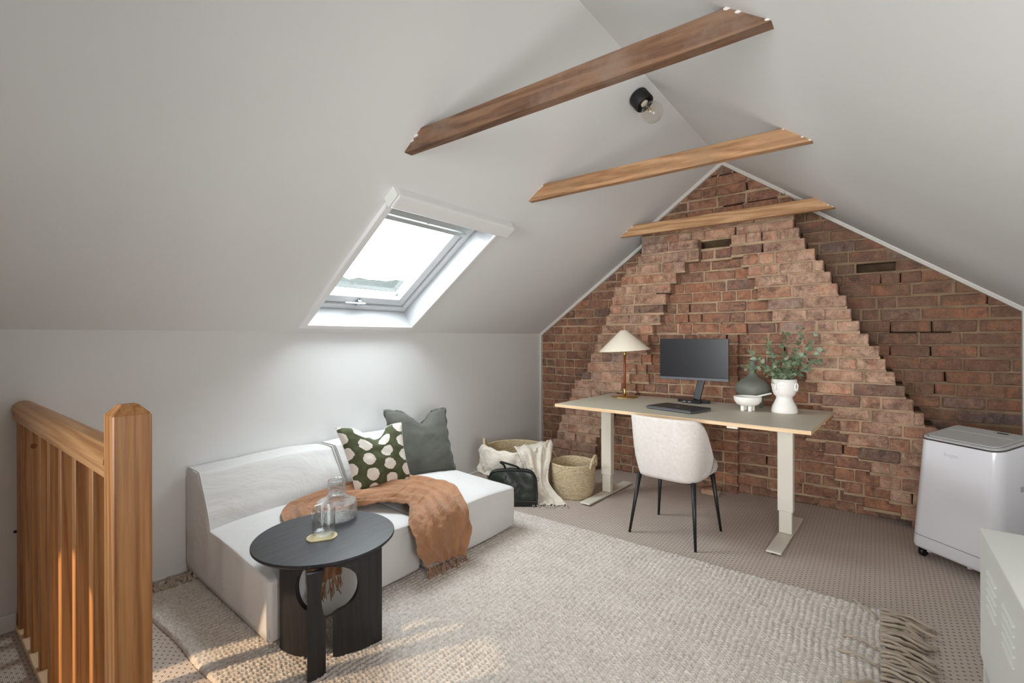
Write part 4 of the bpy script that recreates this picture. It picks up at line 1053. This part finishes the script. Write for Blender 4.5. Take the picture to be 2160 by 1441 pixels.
# ------------------------------------------------------------------ leather bag
bg_ = empty('leather_bag', (-2.175, 2.845, 0.0), YAW - R(2)); tag(bg_, 'dark green leather briefcase with black handles leaning before the baskets', 'bag')
W, Hh, Dp = 0.375, 0.262, 0.095
bm = bmesh.new(); nu_, nv_ = 26, 16; grid = {}
def bagp(u, v, s_):
    x = (u - 0.5) * W * (1 - 0.05 * v ** 3); zt = Hh - 0.05 * abs(2 * u - 1) ** 9 - 0.012 * (2 * u - 1) ** 2
    z = v * zt
    e = (1 - abs(2 * u - 1) ** 5) ** 0.5
    y = s_ * Dp / 2 * (1 - 0.52 * v ** 1.7) * (0.35 + 0.65 * e) + s_ * 0.007 * fn((u * 5, v * 4, s_ * 3)) * (1 if 0 < v < 1 else 0.2)
    return Vector((x, y, max(z, 0.0)))
vs, fs = [], []
for s_ in (-1, 1):
    for j in range(nv_ + 1):
        for i in range(nu_ + 1): vs.append(bagp(i / nu_, j / nv_, s_))
mm_ = nu_ + 1; Bq = mm_ * (nv_ + 1)
for j in range(nv_):
    for i in range(nu_):
        a = j * mm_ + i; fs.append((a, a + 1, a + mm_ + 1, a + mm_)); fs.append((Bq + a, Bq + a + mm_, Bq + a + mm_ + 1, Bq + a + 1))
for j in range(nv_):
    a = j * mm_; fs.append((a, a + mm_, Bq + a + mm_, Bq + a)); a = j * mm_ + nu_; fs.append((a, Bq + a, Bq + a + mm_, a + mm_))
for i in range(nu_):
    fs.append((i, Bq + i, Bq + i + 1, i + 1)); a = nv_ * mm_ + i; fs.append((a, a + 1, Bq + a + 1, Bq + a))
mesh('body', vs, fs, MT['bag'], bg_, True)
box('base_panel', -W / 2 - .002, W / 2 + .002, -Dp / 2 - .003, Dp / 2 + .003, 0.0, 0.045, MT['bag_black'], bg_, 0.008)
tube('zip_piping', [bagp(i / 20, 1, -1) + Vector((0, -.002, 0.001)) for i in range(21)], 0.004, MT['bag_black'], bg_, 6)
tube('zip_piping', [bagp(i / 20, 1, 1) + Vector((0, .002, 0.001)) for i in range(21)], 0.004, MT['bag_black'], bg_, 6)
tube('seam', [bagp(1, j / 14, 0) + Vector((.002, 0, 0)) for j in range(3, 15)], 0.004, MT['bag_black'], bg_, 6)
def strap(name, pts, wd, tk):
    pts = catmull(pts, 6); vs, fs = [], []
    for i, p in enumerate(pts):
        t = (pts[min(i + 1, len(pts) - 1)] - pts[max(i - 1, 0)]).normalized(); n = Vector((0, 1, 0)); s_ = t.cross(n).normalized() * wd / 2
        vs += [p - s_ + n * tk, p + s_ + n * tk, p + s_ - n * tk, p - s_ - n * tk]
    for i in range(len(pts) - 1):
        for k in range(4): fs.append((i * 4 + k, i * 4 + (k + 1) % 4, i * 4 + 4 + (k + 1) % 4, i * 4 + 4 + k))
    fs += [(3, 2, 1, 0), tuple(len(vs) - 4 + k for k in range(4))]
    return mesh(name, vs, fs, MT['bag_black'], bg_)
yf = -Dp / 2 - 0.004
strap('handle', [(-.045, yf + .018, 0.225), (-.05, yf + .003, 0.18), (-.045, yf - .004, 0.13), (0.0, yf - .014, 0.095), (.045, yf - .004, 0.13), (.05, yf + .003, 0.18), (.045, yf + .018, 0.225)], 0.018, 0.003)
strap('handle', [(-.045, -yf - .018, 0.225), (-.06, .02, 0.285), (-.09, .01, 0.315), (-0.03, .012, 0.30), (.045, .016, 0.272), (.045, -yf - .018, 0.225)], 0.014, 0.003)
tube('ring', [Vector((W / 2 + .004 + .010 * math.cos(a), 0, 0.19 + .012 * math.sin(a))) for a in [i * 2 * PI / 12 for i in range(13)]], 0.002, MT['steel'], bg_, 6)

# ------------------------------------------------------------------ desk
DR = R(-3.0)
dk = empty('desk', (-1.085, 3.46, 0), DR, 'height-adjustable desk with grey-beige top and pale metal legs', 'desk')
DW, DH, DT = 1.66, 0.75, 0.022
o = box('desktop', -DW / 2, DW / 2, -0.44, 0.44, DH - DT, DH - 0.0012, MT['birch'], dk, 0.001, 1)
mesh('laminate', [(-DW / 2 + .001, -0.439, DH), (DW / 2 - .001, -0.439, DH), (DW / 2 - .001, 0.439, DH), (-DW / 2 + .001, 0.439, DH), (-DW / 2 + .001, -0.439, DH - .0012), (DW / 2 - .001, -0.439, DH - .0012), (DW / 2 - .001, 0.439, DH - .0012), (-DW / 2 + .001, 0.439, DH - .0012)], [(0, 1, 2, 3), (0, 4, 5, 1), (1, 5, 6, 2), (2, 6, 7, 3), (3, 7, 4, 0)], MT['desk_top'], o)
for sx in (-1, 1):
    x = sx * 0.628
    lg = box('leg', x - 0.043, x + 0.043, -0.028, 0.028, 0.16, DH - DT - 0.03, MT['beige_metal'], dk, 0.004)
    box('inner_column', x - 0.036, x + 0.036, -0.022, 0.022, 0.024, 0.16, MT['beige_metal'], lg, 0.003)
    bm = bmesh.new(); bm_box(bm, x - 0.04, x + 0.04, -0.345, 0.345, 0.010, 0.028)
    for v in bm.verts:
        if abs(v.co.y) > .3 and v.co.z > .02: v.co.z = 0.021
    bmesh.ops.bevel(bm, geom=bm.edges[:], offset=0.002, segments=1, affect='EDGES')
    ft = bmobj('foot', bm, MT['beige_metal'], dk)
    for sy in (-1, 1): lathe('foot_pad', [(0, 0), (0.016, 0), (0.016, 0.011), (0, 0.011)], MT['black_plastic'], ft, 16, loc=(x, sy * 0.315, 0.0))
    box('top_bracket', x - 0.035, x + 0.035, -0.28, 0.28, DH - DT - 0.03, DH - DT, MT['beige_metal'], dk, 0.003)
box('crossbar', -0.59, 0.59, -0.025, 0.025, DH - DT - 0.035, DH - DT - 0.004, MT['beige_metal'], dk, 0.003)
box('control_switch', 0.40, 0.46, -0.432, -0.40, DH - DT - 0.014, DH - DT, MT['beige_metal'], dk, 0.003)
box('cable_clip', 0.79, 0.81, 0.20, 0.24, DH - DT - 0.035, DH - DT, MT['beige_metal'], dk, 0.004)

# lamp
DZ = DH + 0.0006
tlm = empty('table_lamp', (-1.685, 3.76, DZ)); tag(tlm, 'brass table lamp with wide cream cone shade and tan leather stem', 'lamp')
lathe('base', [(0, 0), (0.108, 0), (0.109, 0.003), (0.106, 0.007), (0.02, 0.010), (0, 0.010)], MT['brass'], tlm, 56)
lathe('lower_collar', [(0, 0.010), (0.011, 0.010), (0.011, 0.05), (0.0095, 0.055), (0.0095, 0.075), (0, 0.075)], MT['brass'], tlm, 24)
lathe('stem', [(0, 0.075), (0.0105, 0.075), (0.0105, 0.345), (0, 0.345)], MT['leather_tan'], tlm, 20)
lathe('upper_collar', [(0, 0.345), (0.012, 0.345), (0.014, 0.36), (0.013, 0.375), (0.016, 0.38), (0.016, 0.42), (0, 0.42)], MT['brass'], tlm, 24)
tm_ = Matrix.Translation((0, 0, 0.39)) @ Matrix.Rotation(R(3.5), 4, Vector((0.6, -0.8, 0))) 
lathe('shade', [(0.212, 0.0), (0.2115, 0.002), (0.030, 0.166), (0.024, 0.169), (0.012, 0.169), (0.012, 0.167), (0.024, 0.166), (0.029, 0.163), (0.2095, 0.0), (0.212, 0.0)], MT['shade'], tlm, 80, cap=False, mtx=tm_)
lathe('bulb_socket', [(0, 0.42), (0.014, 0.42), (0.014, 0.46), (0.02, 0.47), (0.022, 0.50), (0, 0.52)], MT['ceramic'], tlm, 20)

# monitor
mn = empty('computer_monitor', (-1.12, 3.78, DZ)); tag(mn, 'thin wide black computer monitor on a slanted black stand', 'monitor')
my, mz0, mz1 = -0.045, 0.172, 0.487
box('back_shell', -0.250, 0.254, my + .004, my + .028, mz0 + .003, mz1 - .002, MT['black_plastic'], mn, 0.006)
box('screen', -0.253, 0.257, my - .004, my + .004, mz0 + .022, mz1, MT['screen'], mn, 0.0015, 1)
bz = box('chin', -0.253, 0.257, my - .005, my + .004, mz0, mz0 + .0215, MT['bezel'], mn, 0.0015, 1)
lo_ = text('Lenovo', 0.014, 0.0003, MT['silver'], mn); lo_.location = (-0.247, my - .0056, mz0 + .007); lo_.rotation_euler = (R(90), 0, 0)
am = Matrix.Rotation(R(12), 4, 'Y') @ Matrix.Rotation(R(-6), 4, 'X')
box('stand_arm', -0.026, 0.026, -0.014, 0.014, 0.0, 0.30, MT['black_plastic'], mn, 0.005, 2, Matrix.Translation((0.015, 0.0, 0.02)) @ am)
bmm = bmesh.new(); bm_box(bmm, -0.115, 0.115, -0.09, 0.05, 0.0, 0.022, 0.0)
bmesh.ops.bevel(bmm, geom=[e for e in bmm.edges if abs(e.verts[0].co.z - e.verts[1].co.z) > .01], offset=0.05, segments=6, affect='EDGES')
bs = bmobj('stand_base', bmm, MT['black_plastic'], mn)
for xx in (-0.05, -0.012): box('port', xx - 0.012, xx + 0.012, -0.0915, -0.089, 0.006, 0.015, MT['silver'], bs)

# laptop
lt = empty('laptop', (-1.098, 3.325, DZ), R(-15.5)); tag(lt, 'closed dark grey laptop lying on the desk before the monitor', 'laptop')
box('base', -0.175, 0.175, -0.122, 0.122, 0.003, 0.013, MT['bezel'], lt, 0.003)
ld = box('lid', -0.175, 0.175, -0.122, 0.122, 0.0135, 0.0205, MT['laptop'], lt, 0.003)
for xx in (-.14, .14):
    for yy in (-.1, .1): lathe('rubber_foot', [(0, 0), (0.008, 0), (0.008, 0.003), (0, 0.003)], MT['black_plastic'], lt, 12, loc=(xx, yy, 0))
for i, a in enumerate((-1, 1)): tube('emblem', [(a * .008, -.012 * a - .004, .0208), (a * .006, .012 * a + .002, .0208)], 0.0012, MT['silver'], ld, 5)
tube('emblem', [(.013 * math.cos(t), .013 * math.sin(t), .0208) for t in [i * 2 * PI / 20 for i in range(21)]], 0.0008, MT['silver'], ld, 5)

# tall grey vase on legs
gv = empty('grey_vase', (-0.705, 3.74, DZ)); tag(gv, 'bulbous grey-green ceramic bottle vase on short legs', 'vase')
lathe('body', [(0, 0.055), (0.05, 0.057), (0.09, 0.080), (0.110, 0.112), (0.114, 0.140), (0.106, 0.166), (0.075, 0.196), (0.040, 0.220), (0.026, 0.245), (0.023, 0.30), (0.026, 0.325), (0.030, 0.33), (0.024, 0.332), (0.018, 0.325), (0.018, 0.25)], MT['grey_ceramic'], gv, 48, cap=False)
for a in (20, 140, 260): lathe('leg', [(0, 0), (0.011, 0), (0.014, 0.07), (0, 0.085)], MT['grey_ceramic'], gv, 16, loc=(0.055 * math.cos(R(a)), 0.055 * math.sin(R(a)), 0))
# footed bowl and spoon
bo = empty('footed_bowl', (-0.70, 3.545, DZ)); tag(bo, 'small white ceramic bowl on four stubby legs', 'bowl')
lathe('body', [(0, 0.034), (0.045, 0.036), (0.070, 0.048), (0.083, 0.068), (0.087, 0.092), (0.086, 0.098), (0.082, 0.098), (0.080, 0.092), (0.074, 0.070), (0.05, 0.052), (0, 0.046)], MT['ceramic'], bo, 48)
for a in (35, 125, 215, 305): lathe('leg', [(0, 0), (0.0115, 0), (0.0125, 0.004), (0.0125, 0.044), (0, 0.046)], MT['ceramic'], bo, 16, loc=(0.034 * math.cos(R(a)), 0.034 * math.sin(R(a)), 0))
sp_o = empty('spoon', (-0.70, 3.545, DZ)); tag(sp_o, 'white ceramic spoon resting in the footed bowl', 'spoon')
tube('handle', [(-0.01, -0.01, 0.068), (0.05, 0.02, 0.098), (0.135, 0.055, 0.122)], [0.0045, 0.0055, 0.006], MT['ceramic'], sp_o, 8)
lathe('spoon_bowl', [(0, 0), (0.012, 0.002), (0.018, 0.009), (0.016, 0.009), (0.010, 0.004), (0, 0.003)], MT['ceramic'], sp_o, 20, loc=(-0.018, -0.014, 0.058))

# face vase
fv = empty('face_vase', (-0.489, 3.60, DZ), camang(-0.489, 3.60) + R(90) - R(38)); tag(fv, 'white ceramic head-shaped vase with a calm face and ears', 'vase')
prof = [(0, 0), (0.074, 0), (0.078, 0.004), (0.078, 0.014), (0.072, 0.045), (0.056, 0.075), (0.048, 0.095), (0.049, 0.108), (0.060, 0.118), (0.069, 0.138), (0.0735, 0.165), (0.0745, 0.195), (0.072, 0.222), (0.069, 0.224), (0.068, 0.21), (0.069, 0.17), (0.05, 0.13), (0, 0.12)]
lathe('body', prof, MT['ceramic'], fv, 56, cap=False)
def onface(a, z, out=0.0):
    r_ = np.interp(z, [0.108, 0.118, 0.138, 0.165, 0.195, 0.222], [0.049, 0.060, 0.069, 0.0735, 0.0745, 0.072]) + out
    return Vector((math.sin(R(a)) * r_, -math.cos(R(a)) * r_, z))
tube('nose', catmull([onface(10, 0.205, 0.001), onface(4, 0.198, .003), onface(1, 0.185, .006), onface(0, 0.170, .011), onface(0, 0.162, .012), onface(0, 0.158, .004)], 4), [0.003] * 8 + [0.006] * 8 + [0.008] * 4 + [0.004], MT['ceramic'], fv, 10)
for s_ in (-1, 1):
    tube('eyebrow', catmull([onface(5 * s_, 0.200, .002), onface(14 * s_, 0.210, .002), onface(28 * s_, 0.212, .002), onface(44 * s_, 0.204, .001)], 5), 0.0022, MT['ceramic'], fv, 6)
    tube('eyelid', catmull([onface(12 * s_, 0.190, .001), onface(24 * s_, 0.184, .002), onface(38 * s_, 0.190, .001)], 5), 0.0022, MT['ceramic'], fv, 6)
    c_ = onface(92 * s_, 0.176, 0.008)
    tube('ear', [c_ + Vector((s_ * 0.002, 0.012 * math.cos(t) * (0.8 if math.sin(t) < 0 else 1.1), 0.024 * math.sin(t))) for t in [i * 2 * PI / 16 for i in range(17)]], 0.0055, MT['ceramic'], fv, 8)
tube('lip', catmull([onface(-12, 0.146, .001), onface(-4, 0.149, .004), onface(0, 0.147, .004), onface(4, 0.149, .004), onface(12, 0.146, .001)], 4), 0.0035, MT['ceramic'], fv, 8)
tube('lip', catmull([onface(-10, 0.142, .001), onface(0, 0.138, .004), onface(10, 0.142, .001)], 5), 0.004, MT['ceramic'], fv, 8)

# eucalyptus
eu = empty('eucalyptus', (-0.489, 3.60, DZ + 0.20)); tag(eu, 'eucalyptus branches with round silvery leaves in the head-shaped vase', 'plant')
leafs = []
for v in range(4):
    L = (0.036, 0.030, 0.026, 0.040)[v]; Wd = L * (0.42, 0.48, 0.52, 0.36)[v]
    n = 8; vs = [Vector((0, 0, 0))]; 
    L_, R_, Mi = [], [], []
    for i in range(1, n):
        f = i / n; wd = Wd * math.sin(PI * f ** 0.85) ** 0.8; z = -0.10 * L * (f * 2 - 1) ** 2 + .1 * L
        Mi.append(Vector((f * L, 0, z))); L_.append(Vector((f * L, wd, z + wd * 0.25))); R_.append(Vector((f * L, -wd, z + wd * 0.25)))
    allv = [Vector((0, 0, 0))] + Mi + L_ + R_ + [Vector((L, 0, 0))]; k = n - 1; fs = []
    fs += [(0, 1, 1 + k), (0, 1 + 2 * k, 1)]
    for i in range(k - 1): fs += [(1 + i, 2 + i, 2 + i + k, 1 + i + k), (1 + i, 1 + i + 2 * k, 2 + i + 2 * k, 2 + i)]
    e = len(allv) - 1; fs += [(k, e, 2 * k), (k, 3 * k, e)]
    me = bpy.data.meshes.new('leaf'); me.from_pydata([tuple(a) for a in allv], [], fs); me.materials.append(MT['leaf']); me.polygons.foreach_set('use_smooth', [True] * len(me.polygons)); leafs.append(me)
# stem tips in camera-right (r), up (z), depth (d)
rtv = Vector((math.cos(YAW), math.sin(YAW), 0)); fwv = Vector((-math.sin(YAW), math.cos(YAW), 0))
tips = [(-0.28, 0.10, -0.03), (-0.22, 0.20, 0.02), (-0.15, 0.28, -.04), (-0.08, 0.23, .05), (0.0, 0.32, 0.0), (0.08, 0.28, -.05), (0.13, 0.345, 0.03), (0.19, 0.30, -.02), (0.26, 0.20, 0.03), (0.20, 0.14, -.06), (-0.16, 0.10, -.08), (0.06, 0.17, -.09), (-0.05, 0.15, -.10)]
nleaf = 0
for r_, z_, d_ in tips:
    tip = rtv * r_ + fwv * d_ + Vector((0, 0, z_)); st0 = rtv * r_ * 0.12 + fwv * d_ * 0.2
    mid = st0.lerp(tip, 0.5) + Vector((0, 0, 0.03 if z_ < .2 else 0.01)) + rtv * random.uniform(-.01, .01)
    pts = catmull([st0 - Vector((0, 0, 0.06)), st0, mid, tip], 8)
    tube('stem', pts, [0.0022 - 0.0015 * i / len(pts) for i in range(len(pts))], MT['stem'], eu, 5)
    K = 22 if z_ > .16 else 18
    for i in range(K):
        f = 0.34 + 0.66 * (i // 2) / (K / 2 - 1); pos = pts[min(len(pts) - 1, int(f * (len(pts) - 1)))]; pos2 = pts[max(0, int(f * (len(pts) - 1)) - 1)]
        dirn = (pos - pos2).normalized() if (pos - pos2).length > 1e-6 else Vector((0, 0, 1))
        side = dirn.cross(Vector((random.uniform(-1, 1), random.uniform(-1, 1), random.uniform(-1, 1)))).normalized() if i % 2 == 0 else -side
        out = (side + dirn * random.uniform(.1, .8)).normalized()
        if nleaf >= 290: break
        o = bpy.data.objects.new('leaf', random.choice(leafs)); link(o, eu); nleaf += 1
        o.location = pos + Vector((random.uniform(-.004, .004), random.uniform(-.004, .004), random.uniform(-.004, .004)))
        qt = out.to_track_quat('X', 'Z'); o.rotation_euler = (qt @ Matrix.Rotation(random.uniform(-1.2, 1.2), 3, 'X').to_quaternion()).to_euler()
        s_ = random.uniform(0.95, 1.4) * (1.15 - 0.35 * f); o.scale = (s_, s_, s_)

# ------------------------------------------------------------------ desk chair
ch = empty('desk_chair', (-1.035, 3.08, 0), R(-5.5), 'cream upholstered shell chair with tapered black legs, pushed under the desk', 'chair')
def shell():
    """curved back wrapping into side wings"""
    nu_, nv_ = 48, 20; vs, fs = [], []
    for side in (0, 1):
        for j in range(nv_ + 1):
            v = j / nv_
            for i in range(nu_ + 1):
                u = i / nu_ * 2 - 1; au = abs(u)
                # plan curve: superellipse from front-left round the back to front-right
                hw = 0.212 + 0.022 * v; zb = 0.376
                ang = u * R(103)
                ex = math.sin(ang); ey = -math.cos(ang)
                n_ = 4.2; rr = (abs(ex) ** n_ + abs(ey) ** n_) ** (-1 / n_)
                x = hw * rr * ex; y = 0.205 * rr * ey
                # height of the rim falls towards the front of the wings
                top = 0.762 - 0.255 * max(0, (au - 0.44) / 0.56) ** 1.6
                top -= 0.01 * (au ** 4)
                z = zb + (top - zb) * v
                y -= 0.035 * v * (1 - au * 0.6); 
                inset = 0.022 * (1 - v) ** 4
                x *= 1 - inset / 0.21; y *= 1 - inset / 0.21
                tk = 0.042 * math.sin(PI * min(1, max(0, 0.02 + 0.96 * (v ** 1.2)))) ** 0.35 * (1 - au ** 14) ** 0.5 if v < 1 else 0.0
                if side:
                    d = Vector((x, y, 0)); L = d.length
                    x *= (1 - tk / L); y *= (1 - tk / L)
                vs.append(Vector((x, y, z)))
    m = nu_ + 1; Bq = m * (nv_ + 1)
    for j in range(nv_):
        for i in range(nu_):
            a = j * m + i; fs.append((a, a + 1, a + m + 1, a + m)); fs.append((Bq + a, Bq + a + m, Bq + a + m + 1, Bq + a + 1))
        a = j * m; fs.append((a, a + m, Bq + a + m, Bq + a)); a += nu_; fs.append((a, Bq + a, Bq + a + m, a + m))
    for i in range(nu_): fs.append((i, Bq + i, Bq + i + 1, i + 1)); a = nv_ * m + i; fs.append((a, a + 1, Bq + a + 1, Bq + a))
    o = mesh('backrest', vs, fs, MT['boucle'], ch, True)
    bm = bmesh.new(); bm.from_mesh(o.data); bmesh.ops.remove_doubles(bm, verts=bm.verts, dist=5e-4); bmesh.ops.recalc_face_normals(bm, faces=bm.faces); bm.to_mesh(o.data); bm.free()
shell()
def seat_pad():
    vs, fs = [], []; n, k = 48, 8
    lv = [(0.0, 0.90), (0.012, 0.975), (0.035, 1.0), (0.058, 0.985), (0.074, 0.93), (0.084, 0.8), (0.088, 0.5), (0.089, 0.2)]
    for dz, s_ in lv:
        for i in range(n):
            a = 2 * PI * i / n; e = 3.0; c_, s2 = math.cos(a), math.sin(a); rr = (abs(c_) ** e + abs(s2) ** e) ** (-1 / e)
            vs.append(Vector((0.212 * rr * c_ * s_, 0.062 + 0.235 * rr * s2 * s_, 0.384 + dz)))
    for j in range(len(lv) - 1):
        for i in range(n): fs.append((j * n + i, j * n + (i + 1) % n, (j + 1) * n + (i + 1) % n, (j + 1) * n + i))
    fs.append(tuple(reversed(range(n)))); fs.append(tuple((len(lv) - 1) * n + i for i in range(n)))
    mesh('seat', vs, fs, MT['boucle'], ch, True)
seat_pad()
for sx in (-1, 1):
    for sy in (-1, 1):
        tube('leg', [(sx * 0.175, sy * 0.150 + .01, 0.378), (sx * 0.213, sy * 0.205, 0.0)], [0.015, 0.0075], MT['black_metal'], ch, 16)
box('seat_frame', -0.18, 0.18, -0.15, 0.17, 0.366, 0.380, MT['black_metal'], ch, 0.004)

# ------------------------------------------------------------------ portable air conditioner
ac = empty('air_conditioner', (0.30, 3.44, 0), 0)
ac.location = (0.135, 3.59, 0); ac.rotation_euler = (0, 0, R(-41.3))
tag(ac, 'tall white portable air conditioner on castors beside the brick wall', 'air conditioner')
AW, AD, AH = 0.445, 0.34, 0.67
def rr_ring(w0, w1, d0, d1, z, rf, rb, n=8):
    pts = []
    for (cx_, cy_, r_, a0) in ((w1 - rf, d0 + rf, rf, -90), (w1 - rb, d1 - rb, rb, 0), (w0 + rb, d1 - rb, rb, 90), (w0 + rf, d0 + rf, rf, 180)):
        for i in range(n + 1):
            a = R(a0 + 90 * i / n); pts.append(Vector((cx_ + r_ * math.cos(a), cy_ + r_ * math.sin(a), z)))
    return pts
rings = []
def acring(f, z, grow=0.0):
    ins = 0.006 + 0.022 * f; return rr_ring(ins - grow, AW - ins + grow, 0.045 * f - grow, AD - 0.02 * f + grow, z, 0.055, 0.03)
lv = [(0.0, 0.055, -0.012), (0.0, 0.062, -0.003), (0.0, 0.075, 0.0)] + [(i / 8, 0.075 + (AH - 0.075) * i / 8, 0.0) for i in range(1, 9)]
vs, fs = [], []; n = 36
for f, z, g in lv: vs += acring(f, z, g)
for v in vs[-n:]: v.z += 0.055 * max(0, (v.y - 0.05)) / 0.28
for j in range(len(lv) - 1):
    for i in range(n): fs.append((j * n + i, j * n + (i + 1) % n, (j + 1) * n + (i + 1) % n, (j + 1) * n + i))
fs.append(tuple(reversed(range(n))))
bd = mesh('body', vs, fs, MT['ac_white'], ac, True)
md = bd.modifiers.new('edge', 'EDGE_SPLIT'); md.split_angle = R(40)
def aclid(dz, grow, r_=0.055):
    p = rr_ring(0.028 - grow, AW - 0.028 + grow, 0.045 - grow, AD - 0.02 + grow, AH + dz, max(0.01, r_ + grow), max(.01, 0.03 + grow))
    for v in p: v.z += 0.055 * max(0, (v.y - 0.05)) / 0.28
    return p
def stack(name, lst, mat, parent, capt=True):
    vs, fs = [], []
    for r_ in lst: vs += r_
    n = len(lst[0])
    for j in range(len(lst) - 1):
        for i in range(n): fs.append((j * n + i, j * n + (i + 1) % n, (j + 1) * n + (i + 1) % n, (j + 1) * n + i))
    if capt: fs.append(tuple((len(lst) - 1) * n + i for i in range(n)))
    return mesh(name, vs, fs, mat, parent)
stack('chrome_band', [aclid(-0.002, 0.0015), aclid(0.004, 0.0025), aclid(0.006, -0.002)], MT['chrome'], ac)
stack('top_panel', [aclid(0.004, -0.001), aclid(0.010, -0.003), aclid(0.014, -0.010)], MT['ac_grey'], ac)
stack('flap_gap', [aclid(0.0141, -0.018), aclid(0.0145, -0.0185)], MT['chrome'], ac)
stack('air_flap', [aclid(0.0141, -0.021), aclid(0.018, -0.022), aclid(0.019, -0.028)], MT['ac_grey'], ac)
def actop(x, y, dz): return Vector((x, y, AH + dz + 0.055 * max(0, (y - 0.05)) / 0.28))
mesh('flap_line', [actop(0.07, 0.205, .0195), actop(AW - 0.07, 0.205, .0195), actop(AW - 0.07, 0.212, .0195), actop(0.07, 0.212, .0195)], [(0, 1, 2, 3)], MT['cab'], ac)
mesh('display', [actop(0.26, 0.265, .0195), actop(0.31, 0.265, .0195), actop(0.31, 0.28, .0195), actop(0.26, 0.28, .0195)], [(0, 1, 2, 3)], MT['black_plastic'], ac)
# seam round the base
seam = acring(0.10, 0.130, 0.0006); tube('base_seam', seam + [seam[0]], 0.0012, MT['black_plastic'], ac, 5, False)
lo_ = text('kogan', 0.029, 0.0006, MT['ac_logo'], ac, True)
fz = (0.60 - 0.075) / (AH - 0.075); lo_.location = (AW / 2 - 0.02, 0.045 * fz - 0.0012, 0.60); lo_.rotation_euler = (R(90 - 4.3), 0, 0)
for sx in (0.05, AW - 0.05):
    for sy in (0.05, AD - 0.06):
        cs = lathe('castor', [(0, -0.013), (0.020, -0.013), (0.023, -0.009), (0.023, 0.009), (0.020, 0.013), (0, 0.013)], MT['black_plastic'], ac, 20, mtx=Matrix.Translation((sx, sy, 0.023)) @ Matrix.Rotation(R(90), 4, 'Y'))
        box('fork', sx - .016, sx + .016, sy - .012, sy + .012, 0.035, 0.058, MT['black_plastic'], cs)
for sx in (0.10, 0.30): lathe('drain_cap', [(0, 0), (0.012, 0), (0.012, 0.012), (0.008, 0.014), (0, 0.014)], MT['ac_white'], ac, 16, loc=(sx, 0.03, 0.045))
box('side_grip', AW - 0.026, AW - 0.020, 0.17, 0.28, 0.47, 0.50, MT['ac_grey'], ac, 0.003)

# ------------------------------------------------------------------ steel cabinet
cx0, cy1, cz0, cz1 = 0.255, 2.085, 0.255, 0.644
cbn = empty('metal_cabinet', (cx0, cy1, 0)); tag(cbn, 'low white steel locker cabinet with louvred doors at the right edge', 'cabinet')
CL, CD = 1.19, 0.40
bm = bmesh.new(); bm_box(bm, 0.018, CD, -CL + .001, -.001, cz0, cz1 - .004, 0.003, 2)
bmobj('body', bm, MT['cab'], cbn)
box('top_panel', -0.001, CD + .001, -CL, 0, cz1 - 0.004, cz1 + 0.006, MT['cab'], cbn, 0.003)
for i in range(2):
    y0 = -i * CL / 2
    dr = box('door', 0.0, 0.017, y0 - CL / 2 + 0.002, y0 - 0.002, cz0 + 0.002, cz1 - 0.0045, MT['cab'], cbn, 0.001, 1)
    for g in range(2):
        for s_ in range(5):
            yc = y0 - 0.20 - g * 0.217; zc = cz1 - 0.075 - s_ * 0.0245
            bm = bmesh.new(); bm_box(bm, -0.0055, 0.001, yc - 0.062, yc + 0.062, zc - 0.0045, zc + 0.0045, 0.002, 2)
            for v in bm.verts:
                if v.co.z > zc: v.co.x = max(v.co.x, -0.001)
            bmobj('louvre', bm, MT['cab'], dr)
    lathe('lock', [(0, 0), (0.010, 0), (0.010, 0.006), (0, 0.006)], MT['chrome'], dr, 16, mtx=Matrix.Translation((0, y0 - CL / 2 + (0.05 if i == 0 else CL / 2 - .05), (cz0 + cz1) / 2)) @ Matrix.Rotation(R(-90), 4, 'Y'))
for sx in (0.02, CD - 0.02):
    for sy in (-0.02, -CL + 0.02):
        bm = bmesh.new(); bm_box(bm, sx - .014, sx + .014, sy - .014, sy + .014, 0, cz0, 0.0)
        bmobj('leg', bm, MT['cab'], cbn)

# ------------------------------------------------------------------ loose bits
o = None
bm = bmesh.new(); add_brick(bm, -0.065, 0.065, 0.0, 0.045, -0.045, 0.10, 2.5)
o = bmobj('loose_brick', bm, MT['brick_flue']); o.location = (-1.052, 3.975, 0.004); o.rotation_euler = (0, 0, R(12)); tag(o, 'broken half brick lying on the carpet against the pier', 'brick')
o = lathe('wall_plug', [(0, 0), (0.006, 0), (0.006, 0.004), (0, 0.004)], MT['black_plastic'], None, 12, mtx=Matrix.Rotation(R(90), 4, 'Y')); o.location = (XL, 0.335, 0.42); tag(o, 'tiny black plug on the white wall beside the balustrade', 'plug')
